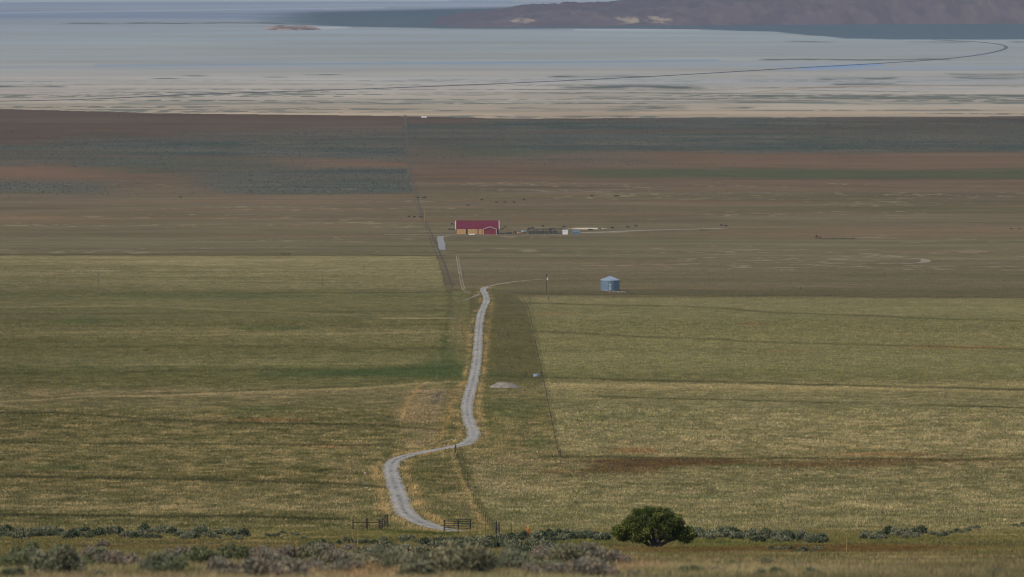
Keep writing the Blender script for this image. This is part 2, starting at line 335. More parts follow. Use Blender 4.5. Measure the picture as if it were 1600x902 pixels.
VLINES = [([(598, 672), (604, 654), (620, 643), (640, 632), (655, 628)], 4, .7, (160, 130, 86)), ([(596, 728), (605, 716), (620, 707), (640, 702), (660, 699), (680, 692), (694, 682)], 6, .75, (156, 128, 86)), ([(612, 690), (632, 676)], 5, .7, (86, 78, 68)),
    ([(700, 719), (735, 729), (770, 742), (803, 759), (832, 778)], 4, .6, (74, 74, 48)), ([(700, 705), (735, 714), (770, 727), (803, 744), (832, 764)], 3.5, .6, (152, 130, 90)), ([(462, 826), (530, 839), (590, 852), (660, 866), (714, 877)], 2.5, .45, (80, 80, 56)),
    ([(455, 704), (480, 702), (540, 694), (600, 688)], 3, .55, (74, 80, 52)), ([(455, 722), (500, 716), (560, 705), (600, 700)], 3, .35, (84, 84, 58)), ([(640, 700), (700, 690), (730, 684)], 2, .3, (90, 84, 60)), ([(600, 760), (650, 764), (690, 768)], 2.5, .35, (84, 84, 56)), ([(765, 905), (810, 893)], 2, .5, (92, 86, 60)), ([(765, 897), (810, 885)], 2, .4, (92, 86, 60)),
    ([(402, 690), (440, 697), (470, 704), (500, 708)], 5, .45, (90, 84, 64)), ([(470, 770), (520, 764), (580, 756)], 3, .5, (150, 122, 80))]
STREAKS = [(-60, 90, 135, 1.4, .9), (200, 320, 161, 2.6, .75), (250, 268, 123, .8, .8), (298, 312, 118.5, .8, .7), (424, 436, 121, .7, .7), (488, 502, 117, .7, .8), (514, 520, 117, .7, .8),
    (600, 645, 171, 1.5, .8), (690, 800, 174, 1.2, .7), (0, 640, 163, 1.4, .35), (640, 1100, 159, 1.2, .5), (870, 1000, 120.5, 1.4, .85), (885, 1090, 137, 2.8, .85), (920, 980, 151.5, 1.5, .6),
    (800, 1060, 170.5, 1.6, .7), (985, 1060, 168, 2.4, .75), (870, 980, 182, 1.0, .6), (1130, 1165, 169, 1.4, .8), (1040, 1320, 146, 1.0, .5), (1290, 1390, 122.5, 1.6, .7), (1310, 1390, 131, 1.4, .7), (1490, 1620, 117, 2.0, .8),
    (1500, 1700, 122, 1.6, .6), (1180, 1700, 150.5, 2.2, .85), (900, 1500, 154, 1.0, .5), (1000, 1700, 161, 2.0, .65), (1200, 1470, 93.5, 1.3, .75), (1240, 1290, 65.5, 1.2, .7), (1430, 1500, 66, 1.2, .6), (1590, 1700, 66, 1.3, .7),
    (110, 440, 36.5, .9, .8), (1430, 1560, 172, 1.0, .5), (620, 1000, 181, .8, .4), (820, 1060, 146, 1.0, .5), (1240, 1300, 158, 1.2, .5)]
PLINES = [([(150, 103), (400, 101), (800, 98), (1120, 94.5)], 1.6, .55, (110, 134, 160)), ([(0, 106), (900, 103), (1300, 101)], 3.0, .25, (132, 148, 168)), ([(1255, 107), (1375, 101)], 2.0, .8, (112, 140, 182)), ([(1220, 108), (1700, 106)], 2.2, .45, (128, 146, 176)),
          ([(-300, 8), (300, 6), (800, 3)], 1.6, .5, (116, 134, 162)), ([(-200, 18), (500, 15)], 1.2, .45, (116, 132, 158)), ([(0, 20), (600, 12)], 1.0, .4, (170, 178, 190)), ([(-200, 24), (420, 26)], 3, .45, (112, 130, 156)), ([(-200, 2), (700, 1)], 1.2, .4, (176, 184, 196)),
          ([(470, 45), (545, 42)], 2.4, .7, (166, 172, 180)), ([(570, 36), (634, 35.5)], 1.2, .8, (172, 178, 184)), ([(900, 47), (1090, 47)], 1.0, .6, (176, 180, 184)), ([(1180, 144), (1290, 136), (1400, 134), (1700, 134.5)], .8, .6, (132, 112, 100)),
          ([(1460, 35), (1476, 37)], .8, .6, (170, 174, 184)), ([(0, 158), (330, 158)], 5, .25, (182, 172, 158)), ([(500, 148), (800, 152)], 5, .25, (176, 170, 162)), ([(300, 177), (800, 180)], 1.8, .5, (182, 166, 146)), ([(1000, 176), (1700, 178)], 2.4, .45, (180, 164, 146))]

# ------------------------------------------------------------------ materials
def new_mat(name):
    m = bpy.data.materials.new(name); m.use_nodes = True
    n = m.node_tree.nodes; b = n['Principled BSDF']; return m, m.node_tree, b
def mat(name, rgb, rough=.8, metal=0., var=.25, scale=1.5, spec=.3):
    m, t, b = new_mat(name)
    tc = t.nodes.new('ShaderNodeTexCoord'); no = t.nodes.new('ShaderNodeTexNoise'); no.inputs['Scale'].default_value = scale; no.inputs['Detail'].default_value = 5
    t.links.new(tc.outputs['Object'], no.inputs['Vector'])
    r = t.nodes.new('ShaderNodeMapRange'); r.inputs[1].default_value = .3; r.inputs[2].default_value = .7; r.inputs[3].default_value = 1 - var; r.inputs[4].default_value = 1 + var
    t.links.new(no.outputs['Fac'], r.inputs[0])
    mx = t.nodes.new('ShaderNodeMix'); mx.data_type = 'RGBA'; mx.blend_type = 'MULTIPLY'; mx.inputs[0].default_value = 1
    mx.inputs[6].default_value = (*rgb, 1); t.links.new(r.outputs[0], mx.inputs[7]); t.links.new(mx.outputs[2], b.inputs['Base Color'])
    b.inputs['Roughness'].default_value = rough; b.inputs['Metallic'].default_value = metal; b.inputs['Specular IOR Level'].default_value = spec
    return m
def attr_mat(name, spec=.1, noises=(), bump=0., grain=False):
    m, t, b = new_mat(name); L = t.links
    a = t.nodes.new('ShaderNodeAttribute'); a.attribute_name = 'tint'
    out = a.outputs['Color']
    if noises:
        g = t.nodes.new('ShaderNodeNewGeometry')
        gr = t.nodes.new('ShaderNodeAttribute'); gr.attribute_name = 'grain'
        for sc, lo, hi in noises:
            no = t.nodes.new('ShaderNodeTexNoise'); no.inputs['Scale'].default_value = sc; no.inputs['Detail'].default_value = 3
            L.new(g.outputs['Position'], no.inputs['Vector'])
            r = t.nodes.new('ShaderNodeMapRange'); r.inputs[1].default_value = .3; r.inputs[2].default_value = .7; r.inputs[3].default_value = lo; r.inputs[4].default_value = hi
            L.new(no.outputs['Fac'], r.inputs[0])
            mm = t.nodes.new('ShaderNodeMix'); mm.data_type = 'FLOAT'; mm.inputs[2].default_value = 1.0
            if grain: L.new(gr.outputs['Fac'], mm.inputs[0])
            else: mm.inputs[0].default_value = 1
            L.new(r.outputs[0], mm.inputs[3])
            mx = t.nodes.new('ShaderNodeMix'); mx.data_type = 'RGBA'; mx.blend_type = 'MULTIPLY'; mx.inputs[0].default_value = 1
            L.new(out, mx.inputs[6]); L.new(mm.outputs[0], mx.inputs[7]); out = mx.outputs[2]
    L.new(out, b.inputs['Base Color']); b.inputs['Roughness'].default_value = .95; b.inputs['Specular IOR Level'].default_value = spec
    return m
M = dict(
    ground=attr_mat('ground_mat', .05, [(.9, .7, 1.3), (.16, .82, 1.18), (.03, .9, 1.1)], grain=True),
    grass=attr_mat('grass_mat', .08), leaf=attr_mat('leaf_mat', .12),
    gravel=mat('gravel_mat', pt_lin(150, 146, 142), .95, 0, .28, .35), track=mat('track_mat', pt_lin(156, 142, 120), .95, 0, .3, .2, .05), pale=mat('pale_soil_mat', pt_lin(190, 178, 158), .95, 0, .2, .2, .05), ballast=mat('ballast_mat', (.10, .105, .108), .95, 0, .3, .05),
    red_roof=mat('red_roof', (.165, .018, .033), .45, 0, .12, .3), red_wall=mat('red_wall', (.24, .026, .036), .6, 0, .14, .3), white=mat('white_paint', (.72, .70, .68), .6, 0, .08, .4), pink_trim=mat('pink_trim', (.55, .36, .38), .6, 0, .08, .4),
    hay=mat('hay_mat', (.50, .30, .12), .95, 0, .3, 2.2), twine=mat('twine', (.55, .4, .2), .9), wood=mat('weathered_wood', (.075, .058, .045), .9, 0, .35, 4), rust=mat('rusty_pipe', (.045, .027, .021), .7, 0, .35, 5), dark=mat('dark_board', (.05, .048, .05), .9, 0, .3, .6),
    green_pipe=mat('dark_green_pipe', (.014, .016, .012), .55, 0, .3, 6), steel=mat('galvanised_steel', (.20, .27, .35), .5, .45, .14, .8, .5), steel_roof=mat('galvanised_roof', (.36, .44, .51), .55, .3, .12, .8, .5), steel_d=mat('dark_steel', (.12, .15, .18), .5, .5, .1, 2),
    blue=mat('blue_grey_sheet', (.16, .22, .28), .55, .2, .12, .5), conc=mat('concrete', (.38, .35, .32), .9, 0, .2, 1.5), stone=mat('pale_stone', (.40, .34, .28), .9, 0, .35, 2.5), dstone=mat('grey_stone', (.17, .155, .14), .9, 0, .35, 2.5),
    cow=mat('black_hide', (.012, .010, .010), .7, 0, .3, 3), bark=mat('juniper_bark', (.09, .072, .058), .95, 0, .4, 6), orange=mat('orange_plastic', (.48, .11, .03), .5, 0, .08, 3), yellow=mat('yellow_tape', (.50, .34, .06), .5, 0, .08, 3), tyre=mat('tyre_rubber', (.015, .015, .016), .85),
    red_paint=mat('faded_red_paint', (.28, .035, .025), .5, 0, .25, 2), glass=mat('dark_glass', (.03, .04, .05), .1, 0, .05, 1, .6), mound=mat('gravel_pile_mat', (.25, .21, .17), .95, 0, .3, 1.2), straw=mat('straw_stalk', (.42, .28, .12), .9, 0, .2, 3), rope=mat('wire', (.10, .09, .08), .6, .5, .1, 3))

# ------------------------------------------------------------------ mesh builder
class MB:
    def __init__(s): s.v = []; s.f = []
    def add(s, v, f):
        n = len(s.v); s.v += [tuple(p) for p in v]; s.f += [tuple(i + n for i in q) for q in f]; return s
    def box(s, x0, x1, y0, y1, z0, z1):
        return s.add([(x0, y0, z0), (x1, y0, z0), (x1, y1, z0), (x0, y1, z0), (x0, y0, z1), (x1, y0, z1), (x1, y1, z1), (x0, y1, z1)],
                     [(0, 3, 2, 1), (4, 5, 6, 7), (0, 1, 5, 4), (1, 2, 6, 5), (2, 3, 7, 6), (3, 0, 4, 7)])
    def tube(s, p, q, r0, r1=None, n=8):
        r1 = r0 if r1 is None else r1
        p, q = Vector(p), Vector(q); d = (q - p).normalized(); a = d.orthogonal().normalized(); b = d.cross(a)
        v = [p + (a * math.cos(t) + b * math.sin(t)) * r0 for t in [2 * math.pi * i / n for i in range(n)]] + [q + (a * math.cos(t) + b * math.sin(t)) * r1 for t in [2 * math.pi * i / n for i in range(n)]]
        return s.add(v, [(i, (i + 1) % n, n + (i + 1) % n, n + i) for i in range(n)] + [tuple(range(n - 1, -1, -1)), tuple(range(n, 2 * n))])
    def prism(s, prof, y0, y1):            # profile in x,z swept along y
        n = len(prof); v = [(x, y0, z) for x, z in prof] + [(x, y1, z) for x, z in prof]
        return s.add(v, [(i, (i + 1) % n, n + (i + 1) % n, n + i) for i in range(n)] + [tuple(range(n - 1, -1, -1)), tuple(range(n, 2 * n))])
    def prismx(s, prof, x0, x1):           # profile in y,z swept along x
        n = len(prof); v = [(x0, y, z) for y, z in prof] + [(x1, y, z) for y, z in prof]
        return s.add(v, [(i, (i + 1) % n, n + (i + 1) % n, n + i) for i in range(n)] + [tuple(range(n - 1, -1, -1)), tuple(range(n, 2 * n))])
    def lathe(s, prof, n=32, cx=0, cy=0):
        k = len(prof); v = []
        for i in range(n):
            t = 2 * math.pi * i / n; v += [(cx + r * math.cos(t), cy + r * math.sin(t), z) for r, z in prof]
        return s.add(v, [(i * k + j, ((i + 1) % n) * k + j, ((i + 1) % n) * k + j + 1, i * k + j + 1) for i in range(n) for j in range(k - 1)])
    def build(s, name, m, parent=None, bevel=0., smooth=False, loc=None):
        me = bpy.data.meshes.new(name); me.from_pydata(s.v, [], s.f)
        bm = bmesh.new(); bm.from_mesh(me); bmesh.ops.recalc_face_normals(bm, faces=bm.faces)
        if bevel: bmesh.ops.bevel(bm, geom=list(bm.edges), offset=bevel, segments=1, affect='EDGES', clamp_overlap=True)
        bm.to_mesh(me); bm.free()
        if smooth: me.shade_smooth()
        me.materials.append(m); return link(name, me, parent, loc)
def link(name, me, parent=None, loc=None):
    o = bpy.data.objects.new(name, me); C.objects.link(o)
    if parent: o.parent = parent
    if loc is not None: o.location = loc
    return o
def thing(name, px=None, py=None, label='', cat='', group=None, rz=0, loc=None, sink=0.):
    o = bpy.data.objects.new(name, None); C.objects.link(o)
    if loc is None:
        p = hit(px, py); loc = (p[0], p[1], gz(p[0], p[1]) - sink)
    o.location = loc; o.rotation_euler = (0, 0, rz); o.empty_display_size = 1
    return tag(o, label, cat, group)
def copy_tree(o, parent=None):
    c = o.copy(); C.objects.link(c)
    if parent: c.parent = parent
    for ch in list(o.children): copy_tree(ch, c)
    return c
def raw_mesh(name, co, tri, col=None, m=None, extra=None):
    me = bpy.data.meshes.new(name)
    n = len(co); k = tri.shape[1]
    me.vertices.add(n); me.vertices.foreach_set('co', np.ascontiguousarray(co, np.float32).ravel())
    me.loops.add(tri.size); me.loops.foreach_set('vertex_index', np.ascontiguousarray(tri, np.int32).ravel())
    me.polygons.add(len(tri)); me.polygons.foreach_set('loop_start', np.arange(0, tri.size, k, dtype=np.int32))
    me.update(calc_edges=True)
    if col is not None:
        a = me.color_attributes.new('tint', 'FLOAT_COLOR', 'POINT'); a.data.foreach_set('color', np.ascontiguousarray(np.c_[col, np.ones(n)], np.float32).ravel())
    if extra is not None:
        a = me.attributes.new('grain', 'FLOAT', 'POINT'); a.data.foreach_set('value', np.ascontiguousarray(extra, np.float32))
    if m: me.materials.append(m)
    return me

# ------------------------------------------------------------------ the ground, one sheet from the hillside to beyond the hills
def rows():
    r = list(np.linspace(-60, 44, 10))
    pys = np.r_[np.arange(1010, 480, -1.1), np.arange(480, 180, -.65), np.arange(180, -40, -.5)]
    yy = []
    Yd = np.geomspace(45, YMAX, 40000); _, pd = project(np.zeros_like(Yd), Yd, pchip(_Y, _Z, Yd))
    pm = np.minimum.accumulate(pd)
    last = 45
    for p in pys:
        k = np.searchsorted(-pm, -p)
        if k >= len(Yd): break
        y = Yd[k]
        while y - last > 0.06 * last + 4: last += 0.05 * last + 3; yy.append(last)
        if y > last + .25: yy.append(y); last = y
    while last < YMAX: last *= 1.08; yy.append(last)
    return np.array(r + yy)
GY = rows(); GU = np.r_[-.9, -.6, -.4, -.28, -.2, -.165, np.arange(-.14, .1401, .00052), .165, .2, .28, .4, .6, .9]
GW = np.maximum(GY, 60.)
GXX = GU[None, :] * GW[:, None]; GYY = np.repeat(GY[:, None], len(GU), 1)
GZZ = T(GXX, GYY)
def gz(x, y):
    """height of the ground mesh at x, y"""
    x = np.asarray(x, float); y = np.asarray(y, float)
    j = np.clip(np.searchsorted(GY, y) - 1, 0, len(GY) - 2); ty = (y - GY[j]) / (GY[j + 1] - GY[j])
    wv = GW[j] * (1 - ty) + GW[j + 1] * ty; u = x / wv
    i = np.clip(np.searchsorted(GU, u) - 1, 0, len(GU) - 2); tx = (u - GU[i]) / (GU[i + 1] - GU[i])
    z = (GZZ[j, i] * (1 - tx) + GZZ[j, i + 1] * tx) * (1 - ty) + (GZZ[j + 1, i] * (1 - tx) + GZZ[j + 1, i + 1] * tx) * ty
    return float(z) if z.ndim == 0 else z
PXX, PYY = project(GXX, np.maximum(GYY, 40), GZZ)
PYY = np.where(GYY < 45, 1000, PYY); 
col, dens_, grain_, shr_ = appearance(PXX, PYY, GXX, GYY)
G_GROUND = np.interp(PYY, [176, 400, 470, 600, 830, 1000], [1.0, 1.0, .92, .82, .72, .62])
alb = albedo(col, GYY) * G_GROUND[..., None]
nr, nc = GXX.shape
idx = np.arange(nr * nc).reshape(nr, nc)
quads = np.stack([idx[:-1, :-1], idx[:-1, 1:], idx[1:, 1:], idx[1:, :-1]], -1).reshape(-1, 4)
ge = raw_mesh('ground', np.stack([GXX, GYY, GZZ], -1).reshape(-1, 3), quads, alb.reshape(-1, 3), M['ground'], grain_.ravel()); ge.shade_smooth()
tag(link('ground', ge), kind='structure')
GTEST = None

# ------------------------------------------------------------------ roads, tracks, railway bank
def strip(name, P, half, m, lift, ragged=.25, seed=0, crown=0., nside=4):
    d = np.gradient(P, axis=0); d /= np.linalg.norm(d, axis=1)[:, None] + 1e-9; nrm = np.c_[-d[:, 1], d[:, 0]]
    s = np.arange(len(P)); V = []; n = len(P)
    half = np.broadcast_to(half, (n,))
    for k in range(nside + 1):
        t = k / nside * 2 - 1
        h = half * (1 + ragged * (fbm(s * .13 + 40 * (t > 0), s * 0., seed + 5, 3) - .5) * 2 * abs(t))
        Q = P + nrm * (h * t)[:, None]
        V.append(np.c_[Q, gz(Q[:, 0], Q[:, 1]) + lift + crown * (1 - t * t)])
    V = np.stack(V, 1).reshape(-1, 3); w_ = nside + 1
    F = [(i * w_ + k, i * w_ + k + 1, (i + 1) * w_ + k + 1, (i + 1) * w_ + k) for i in range(n - 1) for k in range(nside)]
    me = bpy.data.meshes.new(name); me.from_pydata([tuple(v) for v in V], [], F); me.materials.append(m); me.shade_smooth(); me.update()
    if me.polygons[0].normal.z < 0: me.flip_normals()
    return tag(link(name, me), kind='structure')
# gravel road: two pale wheel lines, a darker broken middle
rm, t, b = new_mat('gravel_road_mat'); L = t.links
M['road'] = rm
a = t.nodes.new('ShaderNodeAttribute'); a.attribute_name = 'tint'
g = t.nodes.new('ShaderNodeNewGeometry'); out = a.outputs['Color']
for sc, lo, hi in ((2.2, .86, 1.12), (.35, .86, 1.12), (.06, .9, 1.08)):
    no = t.nodes.new('ShaderNodeTexNoise'); no.inputs['Scale'].default_value = sc; no.inputs['Detail'].default_value = 4; L.new(g.outputs['Position'], no.inputs['Vector'])
    r_ = t.nodes.new('ShaderNodeMapRange'); r_.inputs[1].default_value = .3; r_.inputs[2].default_value = .7; r_.inputs[3].default_value = lo; r_.inputs[4].default_value = hi; L.new(no.outputs['Fac'], r_.inputs[0])
    mx = t.nodes.new('ShaderNodeMix'); mx.data_type = 'RGBA'; mx.blend_type = 'MULTIPLY'; mx.inputs[0].default_value = 1; L.new(out, mx.inputs[6]); L.new(r_.outputs[0], mx.inputs[7]); out = mx.outputs[2]
L.new(out, b.inputs['Base Color']); b.inputs['Roughness'].default_value = .95; b.inputs['Specular IOR Level'].default_value = .1
RP = resample(poly(ROAD_PX), 1.0)
road = strip('gravel_road', RP, 1.6, M['road'], .06, .24, 3, .05, 10)
nv = len(road.data.vertices); k_ = np.arange(nv) % 11; s_ = np.arange(nv) // 11; t_ = k_ / 5 - 1
base = lin((166, 159, 148)); mid_ = sm(.38, .6, vnoise(s_ * .06, s_ * 0. + .3, 301)) * np.clip(1.2 - np.abs(t_ - .05) / .25, 0, 1) * (vnoise(s_ * .45 + 3 * vnoise(s_ * .07, s_ * 0., 307), t_ * 3, 303) > .60)
edge_ = sm(.72, 1., np.abs(t_)) * .55
cc = np.repeat(base[None], nv, 0) * (1 + .25 * (vnoise(s_ * .05, t_ * 1.5, 305) - .5))[:, None]
cc = cc * (1 + .13 * np.exp(-((np.abs(t_) - .45) / .18) ** 2) - .10 * np.exp(-(t_ / .2) ** 2))[:, None]
cc = cc * (1 - mid_[:, None] * .7) + np.array([.07, .065, .045]) * mid_[:, None] * .7
cc = cc * (1 - edge_[:, None]) + lin((140, 124, 98)) * edge_[:, None]
at = road.data.color_attributes.new('tint', 'FLOAT_COLOR', 'POINT'); at.data.foreach_set('color', np.c_[cc, np.ones(nv)].astype(np.float32).ravel())
strip('dirt_track', SPUR, np.linspace(1.4, .9, len(SPUR)), M['track'], .1, .5, 9)
for i, p in enumerate(RUTS): strip('dirt_track', p, .3 if i < 2 else .7, M['track'], .12, .9, 20 + i)
def track(pts, half, step=8, m='track', name='dirt_track', ragged=.6, seed=0): return strip(name, resample(poly(pts), step), half, M[m], .16, ragged, seed)
track([(600, 367), (640, 366.8), (690, 367), (720, 366.6), (780, 367), (830, 367.3), (905, 366.6)], 4, seed=41)
track([(905, 365), (960, 362.3), (1040, 359.5), (1130, 357.5)], 8, seed=42)
track([(1345, 402.5), (1400, 403.5), (1436, 405), (1447, 408.5), (1440, 411), (1410, 413)], 2.6, seed=43)
track([(1130, 423), (1240, 419), (1330, 417.5)], 1.0, seed=44); track([(1240, 449), (1300, 446), (1390, 445)], .8, seed=47)
strip('gravel_pad', resample(poly([(689, 369.5), (688, 374), (690, 380), (690.5, 391)]), 6), 2.5, M['gravel'], .16, .1, 45)
track([(693, 370), (702, 368.5), (712, 368)], 1.4, seed=46)
# railway bank that sweeps across the flats and turns back under the hills
RAIL = resample(np.array([hit(x, y) for x, y in [(-120, 161), (0, 159), (130, 156), (300, 148.5), (560, 140), (800, 130.5), (1000, 121), (1150, 112.5), (1240, 107), (1400, 98), (1480, 92), (1530, 86), (1560, 80), (1572, 74.5), (1560, 69.5), (1520, 65.5), (1460, 63)]]), 25)
strip('railway_embankment', RAIL, np.interp(RAIL[:, 0], [-1200, 300, 900], [1.6, 2.6, 5.0]), M['ballast'], .3, .1, 51, 1.1, 4)
FS = resample(poly([(x, y) for x, y in XF]), 20)
strip('fence_track', FS + np.array([3.0, 0]), np.interp(FS[:, 1], [2300, 4200, 7700], [.4, .7, 1.5]), mat('fence_track_mat', (.11, .088, .06), .95, 0, .4, .03, .03), .18, 1.0, 52)

# ------------------------------------------------------------------ the hills across the flats
def hills():
    nx, ny = 1200, 130
    xs = np.linspace(-260, 4200, nx); v = np.linspace(0, 1, ny)
    X, Vv = np.meshgrid(xs, v)
    Y0 = np.interp(xs, [-260, 0, 800, 4200], [14900, 15150, 15600, 16400])
    Yy = Y0[None] + Vv * 3600
    crest = np.interp(xs, [-260, -150, 40, 200, 450, 560, 800, 1200, 2000, 3000, 4200], [0, 14, 52, 60, 68, 78, 120, 175, 240, 300, 320])
    u = np.clip(Vv / .36, 0, 1); prof = np.where(Vv < .36, 1 - (1 - u) ** 1.7, 1 - ((Vv - .36) / .64) ** 2 * .9)
    n1 = fbm(X / 230, Yy / 420, 111, 5); n2 = fbm(X / 48 + n1 * 3, Yy / 260, 115, 5)
    rid = 1 - np.abs(2 * n2 - 1)
    Z = VAL - 3 + crest[None] * prof * (.78 + .5 * (n1 - .5)) + 19 * (rid - .62) * prof * np.clip(crest / 60, 0, 1)[None] * (1 - .6 * u * (Vv < .36))
    Z = np.maximum(Z, VAL - 3 + 4 * prof)
    pxx, pyy = project(X, Yy, Z)
    c = np.zeros(X.shape + (3,)) + [106, 106, 118]
    c = mix(c, [113, 111, 119], sm(.48, .64, fbm(X / 22 + n1 * 3, Yy / 170, 121, 4)) * .6)
    c = mix(c, [97, 100, 113], sm(.46, .62, fbm(X / 60, Yy / 200, 125, 5)) * .6)
    c = mix(c, [92, 96, 112], sm(.3, .9, u) * .4)
    c = mix(c, [152, 144, 138], ((blob(pxx, pyy, 1002, 30, 42, 5.5, (n2 - .5) * 7) + blob(pxx, pyy, 815, 33, 13, 3, (n2 - .5) * 7)).clip(0, 1) * sm(.32, .56, fbm(X / 26, Yy / 130, 141, 4))) * .85)
    al = albedo(c, Yy)
    ii = np.arange(nx * ny).reshape(ny, nx); q = np.stack([ii[:-1, :-1], ii[:-1, 1:], ii[1:, 1:], ii[1:, :-1]], -1).reshape(-1, 4)
    me = raw_mesh('hills', np.stack([X, Yy, Z], -1).reshape(-1, 3), q, al.reshape(-1, 3), M['leaf'])
    tag(link('hills', me), kind='structure')
    # small rocky knoll standing alone on the flats
    kx, ky = hit(455, 47); nx, ny = 60, 30
    X, Yk = np.meshgrid(np.linspace(-95, 95, nx), np.linspace(-70, 200, ny))
    q_ = np.clip(1 - (X / 90) ** 2 - ((Yk - 60) / 125) ** 2, 0, 1); Z = VAL - 2.5 + 19 * q_ ** .7 * (.7 + .7 * (fbm(X / 40, Yk / 60, 131, 4) - .4))
    c = np.zeros(X.shape + (3,)) + [142, 132, 134]; c = mix(c, [112, 108, 116], sm(.45, .6, fbm(X / 30, Yk / 30, 135, 3)))
    ii = np.arange(nx * ny).reshape(ny, nx); q = np.stack([ii[:-1, :-1], ii[:-1, 1:], ii[1:, 1:], ii[1:, :-1]], -1).reshape(-1, 4)
    tag(link('hill', raw_mesh('hill', np.stack([X + kx, Yk + ky, Z], -1).reshape(-1, 3), q, albedo(c, np.full(X.shape, ky)).reshape(-1, 3), M['leaf'])), kind='structure')
hills()

# ------------------------------------------------------------------ haze
if HAZE_ON:
    hb = MB().box(-56000, 56000, -70, 62000, -40, 1.0); 
    hb = MB().box(-56000, 56000, -70, 66000, VAL - 6, max(CAMZ + 30, VAL + 420))
    m = bpy.data.materials.new('haze_mat'); m.use_nodes = True; t = m.node_tree; t.nodes.remove(t.nodes['Principled BSDF'])
    pv = t.nodes.new('ShaderNodeVolumePrincipled'); pv.inputs['Color'].default_value = (.74, .86, 1., 1); pv.inputs['Density'].default_value = HAZE_DENS; pv.inputs['Anisotropy'].default_value = 0.
    t.links.new(pv.outputs[0], t.nodes['Material Output'].inputs['Volume'])
    tag(hb.build('haze', m), kind='stuff')
